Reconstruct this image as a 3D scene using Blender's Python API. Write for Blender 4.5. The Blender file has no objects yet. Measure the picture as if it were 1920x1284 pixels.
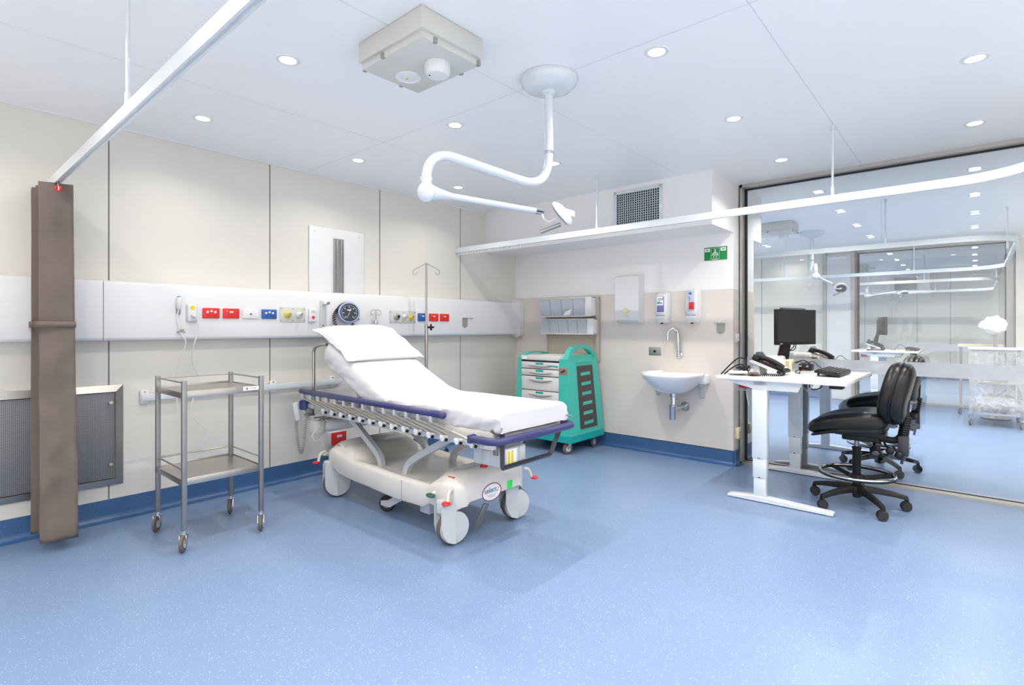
import bpy, bmesh, math, random
from mathutils import Vector, Matrix, noise
random.seed(7)
C = bpy.context.scene.collection
PI = math.pi

# ------------------------------------------------------------------ materials
def lin(c):
    return tuple((x/12.92 if x <= .04045 else ((x+.055)/1.055)**2.4) for x in c)
def rgb(r, g, b):
    return lin((r/255., g/255., b/255.)) + (1.,)
MATS = {}
def mat(name, col, rough=.45, metal=0., spec=.5, vary=.04, scale=6., bump=0., bscale=120., alpha=1., coat=0., trans=0.):
    if name in MATS: return MATS[name]
    m = bpy.data.materials.new(name); m.use_nodes = True
    nt = m.node_tree; N = nt.nodes; L = nt.links
    p = N['Principled BSDF']
    p.inputs['Roughness'].default_value = rough
    p.inputs['Metallic'].default_value = metal
    p.inputs['Specular IOR Level'].default_value = spec
    p.inputs['Coat Weight'].default_value = coat
    p.inputs['Alpha'].default_value = alpha
    p.inputs['Transmission Weight'].default_value = trans
    tc = N.new('ShaderNodeTexCoord')
    nz = N.new('ShaderNodeTexNoise'); nz.inputs['Scale'].default_value = scale; nz.inputs['Detail'].default_value = 3
    L.new(tc.outputs['Object'], nz.inputs['Vector'])
    mx = N.new('ShaderNodeMix'); mx.data_type = 'RGBA'
    a = tuple(max(0, x*(1-vary)) for x in col[:3])+(1,)
    b = tuple(min(1, x*(1+vary)) for x in col[:3])+(1,)
    mx.inputs['A'].default_value = a; mx.inputs['B'].default_value = b
    L.new(nz.outputs['Fac'], mx.inputs['Factor'])
    L.new(mx.outputs['Result'], p.inputs['Base Color'])
    if bump > 0:
        n2 = N.new('ShaderNodeTexNoise'); n2.inputs['Scale'].default_value = bscale
        L.new(tc.outputs['Object'], n2.inputs['Vector'])
        bp = N.new('ShaderNodeBump'); bp.inputs['Strength'].default_value = bump; bp.inputs['Distance'].default_value = .002
        L.new(n2.outputs['Fac'], bp.inputs['Height']); L.new(bp.outputs['Normal'], p.inputs['Normal'])
    MATS[name] = m
    return m

def vinyl(name, base, fleck, thr=.16, rough=.32, spec=.5):
    m = bpy.data.materials.new(name); m.use_nodes = True
    nt = m.node_tree; N = nt.nodes; L = nt.links; p = N['Principled BSDF']
    tc = N.new('ShaderNodeTexCoord')
    nz = N.new('ShaderNodeTexNoise'); nz.inputs['Scale'].default_value = 260; nz.inputs['Detail'].default_value = 2
    L.new(tc.outputs['Object'], nz.inputs['Vector'])
    mx = N.new('ShaderNodeMix'); mx.data_type = 'RGBA'
    mx.inputs['A'].default_value = tuple(x*.88 for x in base[:3])+(1,); mx.inputs['B'].default_value = tuple(min(1, x*1.12) for x in base[:3])+(1,)
    L.new(nz.outputs['Fac'], mx.inputs['Factor'])
    prev = mx.outputs['Result']
    for sc, th in ((95., thr), (42., thr*.62)):
        v = N.new('ShaderNodeTexVoronoi'); v.inputs['Scale'].default_value = sc
        L.new(tc.outputs['Object'], v.inputs['Vector'])
        r = N.new('ShaderNodeValToRGB'); e = r.color_ramp.elements
        e[0].position = th*.6; e[0].color = (.75, .75, .75, 1); e[1].position = th; e[1].color = (0, 0, 0, 1)
        L.new(v.outputs['Distance'], r.inputs['Fac'])
        m2 = N.new('ShaderNodeMix'); m2.data_type = 'RGBA'
        L.new(r.outputs['Color'], m2.inputs['Factor']); L.new(prev, m2.inputs['A']); m2.inputs['B'].default_value = fleck
        prev = m2.outputs['Result']
    L.new(prev, p.inputs['Base Color'])
    n3 = N.new('ShaderNodeTexNoise'); n3.inputs['Scale'].default_value = 2.2; n3.inputs['Detail'].default_value = 4
    L.new(tc.outputs['Object'], n3.inputs['Vector'])
    mr = N.new('ShaderNodeMapRange'); mr.inputs['To Min'].default_value = rough-.06; mr.inputs['To Max'].default_value = rough+.08
    L.new(n3.outputs['Fac'], mr.inputs['Value']); L.new(mr.outputs['Result'], p.inputs['Roughness'])
    n4 = N.new('ShaderNodeTexNoise'); n4.inputs['Scale'].default_value = 45
    L.new(tc.outputs['Object'], n4.inputs['Vector'])
    bp = N.new('ShaderNodeBump'); bp.inputs['Strength'].default_value = .06; bp.inputs['Distance'].default_value = .004
    L.new(n4.outputs['Fac'], bp.inputs['Height']); L.new(bp.outputs['Normal'], p.inputs['Normal'])
    p.inputs['Specular IOR Level'].default_value = spec
    return m

def emit(name, col, s):
    m = bpy.data.materials.new(name); m.use_nodes = True
    nt = m.node_tree; nt.nodes.clear()
    e = nt.nodes.new('ShaderNodeEmission'); e.inputs['Color'].default_value = col; e.inputs['Strength'].default_value = s
    o = nt.nodes.new('ShaderNodeOutputMaterial'); nt.links.new(e.outputs[0], o.inputs[0])
    return m
def glass(name, tint, ior=1.5, rough=0., base=.0):
    """thin sheet: clear transmission mixed with a mirror reflection by the Fresnel law"""
    m = bpy.data.materials.new(name); m.use_nodes = True
    nt = m.node_tree; nt.nodes.clear(); N = nt.nodes; L = nt.links
    t = N.new('ShaderNodeBsdfTransparent'); t.inputs['Color'].default_value = tint
    g = N.new('ShaderNodeBsdfGlossy'); g.inputs['Roughness'].default_value = rough
    f = N.new('ShaderNodeFresnel'); f.inputs['IOR'].default_value = ior
    ad = N.new('ShaderNodeMath'); ad.operation = 'ADD'; ad.use_clamp = True; ad.inputs[1].default_value = base
    L.new(f.outputs[0], ad.inputs[0])
    mx = N.new('ShaderNodeMixShader'); o = N.new('ShaderNodeOutputMaterial')
    L.new(ad.outputs[0], mx.inputs[0]); L.new(t.outputs[0], mx.inputs[1]); L.new(g.outputs[0], mx.inputs[2]); L.new(mx.outputs[0], o.inputs[0])
    return m
def film(name, col, opac, rough=.4):
    # a clear or frosted sheet: part transparent, part white
    m = bpy.data.materials.new(name); m.use_nodes = True
    nt = m.node_tree; nt.nodes.clear(); N = nt.nodes; L = nt.links
    t = N.new('ShaderNodeBsdfTransparent'); d = N.new('ShaderNodeBsdfPrincipled')
    d.inputs['Base Color'].default_value = col; d.inputs['Roughness'].default_value = rough
    tc = N.new('ShaderNodeTexCoord'); nz = N.new('ShaderNodeTexNoise'); nz.inputs['Scale'].default_value = 9; nz.inputs['Detail'].default_value = 5
    nz.inputs['Distortion'].default_value = 1.5
    L.new(tc.outputs['Object'], nz.inputs['Vector'])
    mr = N.new('ShaderNodeMapRange'); mr.inputs['From Min'].default_value = .3; mr.inputs['From Max'].default_value = .7
    mr.inputs['To Min'].default_value = opac[0]; mr.inputs['To Max'].default_value = opac[1]
    L.new(nz.outputs['Fac'], mr.inputs['Value'])
    mx = N.new('ShaderNodeMixShader'); o = N.new('ShaderNodeOutputMaterial')
    L.new(mr.outputs['Result'], mx.inputs[0]); L.new(t.outputs[0], mx.inputs[1]); L.new(d.outputs[0], mx.inputs[2]); L.new(mx.outputs[0], o.inputs[0])
    return m
def perforated(name):
    m = bpy.data.materials.new(name); m.use_nodes = True
    nt = m.node_tree; N = nt.nodes; L = nt.links; p = N['Principled BSDF']
    tc = N.new('ShaderNodeTexCoord'); v = N.new('ShaderNodeTexVoronoi'); v.inputs['Scale'].default_value = 115; v.inputs['Randomness'].default_value = 0
    L.new(tc.outputs['Object'], v.inputs['Vector'])
    r = N.new('ShaderNodeValToRGB'); e = r.color_ramp.elements
    e[0].position = .30; e[0].color = rgb(92, 94, 100); e[1].position = .42; e[1].color = rgb(142, 142, 146)
    L.new(v.outputs['Distance'], r.inputs['Fac']); L.new(r.outputs['Color'], p.inputs['Base Color'])
    p.inputs['Metallic'].default_value = .2; p.inputs['Roughness'].default_value = .5
    return m

WALLC = mat('cream_panel', rgb(223, 220, 212), .3, vary=.015, scale=1.5)
WALLW = mat('white_paint', rgb(243, 242, 242), .5, vary=.01)
DADO = mat('greige_vinyl', rgb(222, 214, 207), .4, vary=.02)
CEIL = mat('ceiling_white', rgb(244, 245, 247), .42, vary=.008, scale=1.)
FLOOR = vinyl('blue_fleck_vinyl', rgb(116, 139, 173), rgb(225, 235, 250))
COVE = vinyl('shaded_blue_fleck_vinyl', rgb(58, 96, 142), rgb(170, 190, 220), .12)  # the floor's vinyl, darkened in colour for the dimmer light on upright faces
JOINT = mat('joint_grey', rgb(120, 118, 112), .6)
CJOINT = mat('ceiling_joint', rgb(214, 216, 222), .6)
WHITE = mat('white_laminate', rgb(228, 228, 230), .3, vary=.01)
WPL = mat('white_plastic', rgb(226, 227, 229), .32, vary=.01)
WENAM = mat('white_enamel', rgb(214, 221, 226), .16, vary=.01, coat=.4)
ALU = mat('brushed_aluminium', rgb(178, 178, 176), .36, .85, vary=.06, scale=30)
ALUP = mat('pale_aluminium_frame', rgb(182, 180, 176), .4, .55, vary=.03)
STEEL = mat('stainless_steel', rgb(184, 180, 174), .28, .9, vary=.08, scale=18)
STEELD = mat('dull_stainless', rgb(150, 150, 150), .42, .8, vary=.08, scale=12)
SATIN = mat('satin_steel_tube', rgb(196, 190, 182), .34, .65, vary=.05)
HOOK = mat('hook_grey', rgb(164, 161, 156), .5, .3, vary=.03)
CHROME = mat('chrome', rgb(214, 214, 216), .08, 1., vary=.02)
BLACK = mat('black_plastic', rgb(20, 20, 22), .45, spec=.35, vary=.1)
BLACKG = mat('black_gasket', rgb(14, 15, 18), .5)
LEATH = mat('black_vinyl_upholstery', rgb(15, 16, 18), .34, spec=.38, vary=.12, bump=.12, bscale=260)
RUB = mat('grey_rubber', rgb(98, 92, 88), .62, vary=.08)
DRUB = mat('dark_rubber', rgb(38, 38, 40), .6, vary=.08)
CURT = mat('taupe_curtain_cloth', rgb(114, 103, 96), .85, spec=.2, vary=.06, scale=14, bump=.35, bscale=420)
SHEET = mat('white_sheet', rgb(214, 214, 217), .8, spec=.2, vary=.01, bump=.1, bscale=500)
NAVY = mat('navy_plastic', rgb(58, 60, 108), .3, vary=.05)
HULL = mat('warm_white_moulding', rgb(216, 212, 205), .2, vary=.015, coat=.3)
GREYB = mat('pale_grey_moulding', rgb(196, 200, 202), .38, vary=.02)
CGREY = mat('light_grey_painted_steel', rgb(206, 208, 212), .32, .25, vary=.02)
DGREY = mat('dark_grey_metal', rgb(62, 62, 70), .4, .35, vary=.06)
TEAL = mat('teal_plastic', rgb(64, 186, 168), .38, vary=.03)
TEALD = mat('deep_teal_plastic', rgb(20, 164, 158), .38, vary=.03)
DRAW = mat('pale_grey_drawer', rgb(216, 214, 210), .4, vary=.015)
BROWN = mat('dark_brown_panel', rgb(72, 62, 60), .5, vary=.05)
RED = mat('red_plastic', rgb(222, 42, 36), .35, vary=.03)
DRED = mat('dark_red_plastic', rgb(190, 26, 38), .35, vary=.03)
BLUE = mat('blue_plastic', rgb(44, 92, 164), .35, vary=.03)
YEL = mat('yellow_plastic', rgb(232, 206, 44), .4, vary=.03)
GREEN = mat('sign_green', rgb(0, 140, 66), .4, vary=.03)
DGREEN = mat('dark_green_plastic', rgb(38, 92, 66), .4, vary=.04)
LIME = mat('fluorescent_green_card', rgb(40, 226, 78), .5, vary=.02)
CREAM = mat('cream_plastic', rgb(226, 218, 178), .45, vary=.02)
BEIGE = mat('beige_painted_steel', rgb(186, 178, 164), .45, .1, vary=.02)
BOXG = mat('warm_grey_casing', rgb(206, 206, 200), .45, vary=.015)
BASIN = mat('white_ceramic', rgb(240, 240, 242), .1, vary=.006, coat=.6)
CLEARB = mat('clear_bin_plastic', rgb(208, 215, 228), .15, vary=.10, scale=22, alpha=.72)
PURPLE = mat('violet_liquid', rgb(118, 116, 180), .15, vary=.06)
ORANGE = mat('orange_label', rgb(240, 150, 30), .5)
PAPER = mat('white_paper', rgb(244, 244, 244), .7, vary=.02)
GAUGE = mat('gauge_rim_blue', rgb(152, 174, 216), .35, vary=.03)
DIAL = mat('gauge_dial', rgb(46, 52, 64), .5)
PERF = perforated('perforated_steel')
DARK = mat('dark_void', rgb(24, 26, 28), .8)
SCREEN = mat('matt_black_screen', rgb(42, 43, 46), .45)
MAROON = mat('maroon_print', rgb(140, 30, 80), .5)
TEXTB = mat('teal_blue_print', rgb(30, 96, 130), .5)
PRINT = mat('black_print', rgb(30, 30, 34), .6)
GPRINT = mat('grey_print', rgb(150, 156, 170), .6)
LENS = emit('downlight_lens', (1, .98, .95, 1), 30.)
GLASS = glass('partition_glass', (.96, .98, .985, 1), 1.5, 0., .03)
FROST = film('frosted_film', rgb(206, 211, 218), (.62, .7), .45)
WRAP = film('plastic_wrap', rgb(236, 238, 244), (.10, .42), .15)

# ------------------------------------------------------------------ mesh builder
class M:
    def __init__(s): s.bm = bmesh.new()
    def box(s, x0, y0, z0, x1, y1, z1, bev=0., seg=2, mt=None):
        r = bmesh.ops.create_cube(s.bm, size=1.)
        vs = r['verts']
        for v in vs:
            v.co = Vector(((x0+x1)/2+v.co.x*(x1-x0), (y0+y1)/2+v.co.y*(y1-y0), (z0+z1)/2+v.co.z*(z1-z0)))
        if bev > 0:
            bev = min(bev, .49*min(abs(x1-x0), abs(y1-y0), abs(z1-z0)))
            es = list({e for v in vs for e in v.link_edges})
            q = bmesh.ops.bevel(s.bm, geom=es, offset=bev, segments=seg, affect='EDGES', profile=.5)
            vs = list({v for f in q['faces'] for v in f.verts} | {v for v in vs if v.is_valid})
        if mt is not None: bmesh.ops.transform(s.bm, matrix=mt, verts=vs)
        return s
    def obox(s, c, dims, rot, bev=0., seg=2):
        """a box of size dims centred at c and turned by the matrix rot"""
        d = [q/2 for q in dims]
        return s.box(-d[0], -d[1], -d[2], d[0], d[1], d[2], bev, seg, Matrix.Translation(Vector(c)) @ rot.to_4x4())
    def ring(s, pts):
        return [s.bm.verts.new(p) for p in pts]
    def bridge(s, a, b, close=True):
        n = len(a)
        for i in range(n if close else n-1):
            j = (i+1) % n
            s.bm.faces.new((a[i], a[j], b[j], b[i]))
    def cap(s, r, flip=False):
        try: s.bm.faces.new(list(reversed(r)) if flip else r)
        except ValueError: pass
    def tube(s, pts, r, seg=10, closed=False, caps=True, rz=None):
        pts = [Vector(p) for p in pts]; n = len(pts); rings = []; up = None
        for i, p in enumerate(pts):
            if closed: t = pts[(i+1) % n]-pts[i-1]
            elif i == 0: t = pts[1]-pts[0]
            elif i == n-1: t = pts[-1]-pts[-2]
            else: t = (pts[i+1]-p).normalized()+(p-pts[i-1]).normalized()
            if t.length < 1e-9: t = Vector((0, 0, 1))
            t.normalize()
            if up is None:
                up = Vector((0, 0, 1)) if abs(t.z) < .9 else Vector((1, 0, 0))
            a = t.cross(up)
            if a.length < 1e-6: a = t.orthogonal()
            a.normalize(); b = a.cross(t).normalized(); up = b
            rr = r[i] if isinstance(r, (list, tuple)) else r
            rb = rr if rz is None else rz
            rings.append(s.ring([p+a*rr*math.cos(2*PI*k/seg)+b*rb*math.sin(2*PI*k/seg) for k in range(seg)]))
        for i in range(n-1): s.bridge(rings[i], rings[i+1])
        if closed: s.bridge(rings[-1], rings[0])
        elif caps: s.cap(rings[0], True); s.cap(rings[-1])
        return s
    def cyl(s, p0, p1, r, r2=None, seg=20):
        p0 = Vector(p0); p1 = Vector(p1); t = (p1-p0).normalized(); a = t.orthogonal().normalized(); b = t.cross(a)
        r2 = r if r2 is None else r2
        A = s.ring([p0+(a*math.cos(2*PI*k/seg)+b*math.sin(2*PI*k/seg))*r for k in range(seg)])
        B = s.ring([p1+(a*math.cos(2*PI*k/seg)+b*math.sin(2*PI*k/seg))*r2 for k in range(seg)])
        s.bridge(A, B); s.cap(A, True); s.cap(B)
        return s
    def lathe(s, prof, c=(0, 0, 0), axis=(0, 0, 1), seg=28, sx=1., sy=1., caps=True):
        """prof: (radius, height) pairs turned about an axis through c"""
        c = Vector(c); t = Vector(axis).normalized(); a = t.orthogonal().normalized(); b = t.cross(a); rs = []
        for r, z in prof:
            if r < 1e-6: rs.append([s.bm.verts.new(c+t*z)])
            else: rs.append(s.ring([c+t*z+(a*math.cos(2*PI*k/seg)*sx+b*math.sin(2*PI*k/seg)*sy)*r for k in range(seg)]))
        for A, B in zip(rs, rs[1:]):
            if len(A) == 1 and len(B) == 1: continue
            if len(A) == 1:
                for k in range(seg): s.bm.faces.new((A[0], B[(k+1) % seg], B[k]))
            elif len(B) == 1:
                for k in range(seg): s.bm.faces.new((A[k], A[(k+1) % seg], B[0]))
            else: s.bridge(A, B)
        if caps and len(rs[0]) > 1: s.cap(rs[0], True)
        if caps and len(rs[-1]) > 1: s.cap(rs[-1])
        if not caps and len(rs[0]) > 1: s.bridge(rs[-1], rs[0])
        return s
    def loft(s, rings, caps=True, close=True):
        R = [s.ring(r) for r in rings]
        for a, b in zip(R, R[1:]): s.bridge(a, b, close)
        if caps: s.cap(R[0], True); s.cap(R[-1])
        return s
    def prism(s, poly, d, f):
        """poly: 2-D points, f(p, t) -> 3-D for t = 0 and d"""
        return s.loft([[f(p, 0.) for p in poly], [f(p, d) for p in poly]])
    def grid(s, nu, nv, f):
        g = [[s.bm.verts.new(f(i/(nu-1), j/(nv-1))) for j in range(nv)] for i in range(nu)]
        for i in range(nu-1):
            for j in range(nv-1): s.bm.faces.new((g[i][j], g[i+1][j], g[i+1][j+1], g[i][j+1]))
        return s
    def sphere(s, c, r, seg=16, sc=(1, 1, 1)):
        q = bmesh.ops.create_uvsphere(s.bm, u_segments=seg, v_segments=max(6, seg//2), radius=r)
        for v in q['verts']: v.co = Vector((v.co.x*sc[0], v.co.y*sc[1], v.co.z*sc[2]))+Vector(c)
        return s
    def torus(s, c, R, r, axis=(0, 0, 1), seg=40, rs=10, rz=None):
        t = Vector(axis).normalized(); a = t.orthogonal().normalized(); b = t.cross(a); c = Vector(c)
        return s.tube([c+(a*math.cos(2*PI*k/seg)+b*math.sin(2*PI*k/seg))*R for k in range(seg)], r, rs, True)
    def rotate(s, ang, axis, c=(0, 0, 0)):
        bmesh.ops.rotate(s.bm, cent=Vector(c), matrix=Matrix.Rotation(ang, 3, axis), verts=s.bm.verts)
        return s
    def move(s, d):
        bmesh.ops.translate(s.bm, vec=Vector(d), verts=s.bm.verts); return s

def arc(c, r, a0, a1, n, u, v):
    c = Vector(c); u = Vector(u); v = Vector(v)
    return [c+u*r*math.cos(a0+(a1-a0)*k/n)+v*r*math.sin(a0+(a1-a0)*k/n) for k in range(n+1)]
def bend(pts, r, n=6):
    """a polyline with its corners rounded to radius r"""
    P = [Vector(p) for p in pts]; out = [P[0]]
    for i in range(1, len(P)-1):
        a = (P[i-1]-P[i]); b = (P[i+1]-P[i]); q = min(r, a.length*(.98 if i == 1 else .49), b.length*(.98 if i == len(P)-2 else .49))
        p0 = P[i]+a.normalized()*q; p1 = P[i]+b.normalized()*q
        for k in range(n+1):
            t = k/n; out.append(p0*(1-t)**2+P[i]*2*t*(1-t)+p1*t*t)
    out.append(P[-1]); return out
def smoothpath(pts, n=6):
    P = [Vector(p) for p in pts]; out = []
    for i in range(len(P)-1):
        p0 = P[max(i-1, 0)]; p1 = P[i]; p2 = P[i+1]; p3 = P[min(i+2, len(P)-1)]
        for k in range(n):
            t = k/n
            out.append(.5*((2*p1)+(p2-p0)*t+(2*p0-5*p1+4*p2-p3)*t*t+(3*p1-p0-3*p2+p3)*t**3))
    out.append(P[-1]); return out
def coil(pts, r, turns, n=9):
    """a helix wound round a path"""
    P = smoothpath(pts, 10); out = []; tot = turns*n; L = len(P)-1
    for k in range(tot+1):
        f = k/tot*L; i = min(int(f), L-1); p = P[i].lerp(P[i+1], f-i); t = (P[i+1]-P[i]).normalized()
        a = t.cross(Vector((.3, .9, .1))).normalized(); b = t.cross(a)
        out.append(p+(a*math.cos(2*PI*k/n)+b*math.sin(2*PI*k/n))*r)
    return out

# ------------------------------------------------------------------ scene tree
def link(name, m, material, smooth=True, sharp=38):
    bm = m.bm
    bmesh.ops.remove_doubles(bm, verts=bm.verts, dist=1e-6)
    bmesh.ops.recalc_face_normals(bm, faces=bm.faces)
    me = bpy.data.meshes.new(name); bm.to_mesh(me); bm.free()
    me.materials.append(material)
    if smooth:
        me.shade_smooth(); me.set_sharp_from_angle(angle=math.radians(sharp))
    o = bpy.data.objects.new(name, me); C.objects.link(o)
    return o
def tag(o, label, cat, group=None):
    o['label'] = label; o['category'] = cat
    if group: o['group'] = group
    return o
def thing(name, label, cat, loc=(0, 0, 0), rz=0., group=None):
    o = bpy.data.objects.new(name, None); C.objects.link(o)
    o.empty_display_size = .05; o.location = loc; o.rotation_euler = (0, 0, rz)
    return tag(o, label, cat, group)
def part(t, name, m, material, label=None, smooth=True, w=True, sharp=38):
    """one mesh under its thing; w: the shape was drawn in world coordinates"""
    top = t if t.parent is None else t.parent
    if w: m.move(-Vector(top.location))
    o = link(name, m, material, smooth, sharp); o.parent = t
    if label: o['label'] = label
    return o
def solo(name, m, material, label, cat, group=None, smooth=True):
    """a thing of one mesh, its origin at its base"""
    xs = [v.co for v in m.bm.verts]
    c = Vector(((min(v.x for v in xs)+max(v.x for v in xs))/2, (min(v.y for v in xs)+max(v.y for v in xs))/2, min(v.z for v in xs)))
    m.move(-c); o = link(name, m, material, smooth); o.location = c
    return tag(o, label, cat, group)
def struct(name, m, material, parent=None, smooth=False):
    o = link(name, m, material, smooth)
    if parent: o.parent = parent
    else: o['kind'] = 'structure'
    return o
def copy_tree(o, d=(0, 0, 0), label=None, group=None, parent=None, flip=False):
    c = o.copy(); C.objects.link(c)
    if parent is None:
        c.location = Vector(o.location)+Vector(d)
        if label: c['label'] = label
        if group: c['group'] = group
    else: c.parent = parent
    for ch in [x for x in list(bpy.data.objects) if x.parent == o]: copy_tree(ch, parent=c)
    return c
def text_mesh(txt, size, depth=.0006):
    cu = bpy.data.curves.new('t', 'FONT'); cu.body = txt; cu.size = size; cu.extrude = depth; cu.align_x = 'CENTER'; cu.align_y = 'CENTER'
    o = bpy.data.objects.new('t', cu); C.objects.link(o)
    bpy.context.view_layer.update()
    me = bpy.data.meshes.new_from_object(o.evaluated_get(bpy.context.evaluated_depsgraph_get()))
    bpy.data.objects.remove(o); bpy.data.curves.remove(cu)
    m = M(); m.bm.from_mesh(me); bpy.data.meshes.remove(me)
    return m
def place(m, origin, ux, uy):
    """lay a flat drawing (x right, y up) on a surface: ux, uy world directions"""
    ux = Vector(ux).normalized(); uy = Vector(uy).normalized(); uz = ux.cross(uy)
    mt = Matrix((ux, uy, uz)).transposed().to_4x4(); mt.translation = Vector(origin)
    bmesh.ops.transform(m.bm, matrix=mt, verts=m.bm.verts)
    return m
# ------------------------------------------------------------------ camera and world
cam = bpy.data.cameras.new('camera'); co = bpy.data.objects.new('camera', cam); C.objects.link(co)
co.location = (0, 0, 1.27); co.rotation_euler = (PI/2, 0, math.atan(868/999.))
cam.sensor_width = 36; cam.sensor_fit = 'HORIZONTAL'; cam.lens = 999/1920*36; cam.shift_y = -28.6/1920; cam.clip_start = .02
sc = bpy.context.scene; sc.camera = co
w = bpy.data.worlds.new('world'); sc.world = w; w.use_nodes = True
w.node_tree.nodes['Background'].inputs[0].default_value = (.8, .87, 1, 1); w.node_tree.nodes['Background'].inputs[1].default_value = .4
sc.view_settings.view_transform = 'Standard'; sc.view_settings.look = 'None'; sc.view_settings.gamma = 1; sc.view_settings.use_curve_mapping = False
sc.view_settings.exposure = -.03
cy = sc.cycles
cy.max_bounces = 9; cy.diffuse_bounces = 5; cy.glossy_bounces = 4; cy.transmission_bounces = 4; cy.transparent_max_bounces = 16
cy.caustics_reflective = False; cy.caustics_refractive = False; cy.sample_clamp_indirect = 6.
cy.use_denoising = True; cy.use_adaptive_sampling = True; cy.adaptive_threshold = .02
cy.use_light_tree = True

# ------------------------------------------------------------------ the setting
XL, YB, YG, H = -4.315, 5.03, 5.25, 2.6
YW2, YG2, YW3 = 10.9, 11.1, 16.8
struct('floor', M().box(XL-.1, -.6, -.08, 1., YW3+.1, 0), FLOOR)
struct('floor_corridor_bounce', M().box(XL-.1, -2.6, -.08, 3.1, -.6, 0).box(1., -.6, -.08, 3.1, YW3+.1, 0), mat('corridor_bounce_vinyl', rgb(230, 229, 227), .4))  # unseen corridor floor, added pale to bounce neutral light onto the ceiling
struct('ceiling', M().box(XL-.1, -2.6, H, 3.1, YW3+.1, H+.08), CEIL)
struct('wall_left', M().box(XL-.1, -2.6, 0, XL, YW3, H), WALLC)
struct('wall_right', M().box(3., -2.6, 0, 3.1, YW3, H), WALLW)
struct('wall_rear', M().box(XL, -2.6, 0, 3., -2.5, H), WALLW)
XN = -1.675
bw = struct('wall_back', M().box(XL, YB, 0, XN, YG+.37, H), WALLW)  # runs past the glass, its far end standing in for the wall's reflection
struct('wall_bulkhead', M().box(XL, 4.5, 2.142, XN, YB, H), WALLW)
struct('wall_bulkhead_reflection', M().box(-4.3, YG+.37, 2.142, XN, 5.87, H), WALLW)  # added block standing in for the bulkhead's reflection in the glass
struct('trim_dado', M().box(XL, YB-.004, .13, XN+.002, YB, 1.625).box(XN, YB-.004, .13, XN+.004, YG-.09, 1.62).box(XN, YG+.01, .13, XN+.004, YG+.374, 1.62), DADO)  # last box stands in for the dado's reflection in the glass
struct('wall_far', M().box(XL, YW2, 0, -1.6, YG2+.1, H).box(.46, YW2, 0, 3., YG2+.1, H), WALLC)
struct('wall_end', M().box(XL, YW3, 0, 3., YW3+.1, H), WALLC)
struct('wall_bulkhead_end', M().box(XL, 16.3, 2.1, -.82, YW3, H), WALLW)
# skirting of floor vinyl with shade put into its colour and a coved foot
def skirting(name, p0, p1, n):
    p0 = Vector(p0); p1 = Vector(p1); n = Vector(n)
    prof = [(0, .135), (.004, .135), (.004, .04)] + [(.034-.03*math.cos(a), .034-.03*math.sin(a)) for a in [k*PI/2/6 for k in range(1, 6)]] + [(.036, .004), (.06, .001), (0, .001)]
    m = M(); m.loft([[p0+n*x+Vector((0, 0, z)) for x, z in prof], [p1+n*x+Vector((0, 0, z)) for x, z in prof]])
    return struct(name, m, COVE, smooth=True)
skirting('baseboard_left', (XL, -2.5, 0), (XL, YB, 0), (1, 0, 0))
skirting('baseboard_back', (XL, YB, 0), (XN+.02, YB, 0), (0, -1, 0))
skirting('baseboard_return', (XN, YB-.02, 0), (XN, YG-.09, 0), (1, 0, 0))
skirting('baseboard_reflection', (XN, YG+.03, 0), (XN, YG+.37, 0), (1, 0, 0))  # stands in for the skirting's reflection in the glass
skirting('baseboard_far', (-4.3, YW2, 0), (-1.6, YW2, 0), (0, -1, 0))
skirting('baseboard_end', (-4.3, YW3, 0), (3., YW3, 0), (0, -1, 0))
# vertical joints of the wall panels
for i, y in enumerate((-.16, .909, 1.973, 3.029, 4.09)):
    struct('trim_%d' % (i+1), M().box(XL, y-.004, .136, XL+.0015, y+.004, H-.012), JOINT)
for i, x in enumerate((-3.1, -2.06)):
    struct('trim_%d' % (i+6), M().box(x-.004, YW2-.0015, .136, x+.004, YW2, H), JOINT)
for i, x in enumerate((-2.2, -1.1, -.45, .6)):
    struct('trim_%d' % (i+8), M().box(x-.005, YW3-.0015, .136, x+.005, YW3, 2.1 if x < -.82 else H), JOINT)
struct('trim_12', M().box(XL, -2.5, H-.012, XL+.012, 4.5, H), WHITE)
# shallow joints of the ceiling sheets
for i, x in enumerate((-3.21, -1.95, -.70, .55)):
    struct('trim_%d' % (i+13), M().box(x-.002, -2.5, H-.0008, x+.002, YG-.1, H), CJOINT)
for i, y in enumerate((-.1, 2.29)):
    struct('trim_%d' % (i+17), M().box(XL+.02, y-.002, H-.0008, 3., y+.002, H), CJOINT)
# glazed partitions: frame, gasket, pane, frosted band
def partition(n, x0, x1, y, xwall):
    g = struct('window_%d' % n, M().box(x0, y-.005, .02, x1, y+.005, H-.026), GLASS)
    struct('window_frame', M().box(xwall, y-.09, 0, x1, y-.012, .018).box(xwall, y-.09, H-.03, x1, y-.012, H).box(xwall, y-.09, 0, xwall+.02, y-.012, H).box(x1-.02, y-.09, 0, x1+.06, y+.05, H)
           .box(xwall, y+.012, 0, x1, y+.05, .018).box(xwall, y+.012, H-.03, x1, y+.05, H).box(xwall, y+.012, 0, xwall+.02, y+.05, H), ALUP, g)
    struct('gasket', M().box(x0-.012, y-.012, .012, x1, y+.012, .022).box(x0-.012, y-.012, H-.042, x1, y+.012, H-.026).box(x0-.014, y-.014, .012, x0+.02, y+.012, H-.026).box(x1-.03, y-.012, .012, x1, y+.012, H-.026), BLACKG, g)
    f = struct('frosted_band', M().box(x0+.003, y-.0075, .885, x1-.03, y-.0055, .995), FROST, g)
    f['label'] = 'frosted strip across the pane'
    return g
partition(1, -1.641, 2.4, YG, -1.66)
partition(2, -1.555, .38, YG2, -1.6)
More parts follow.
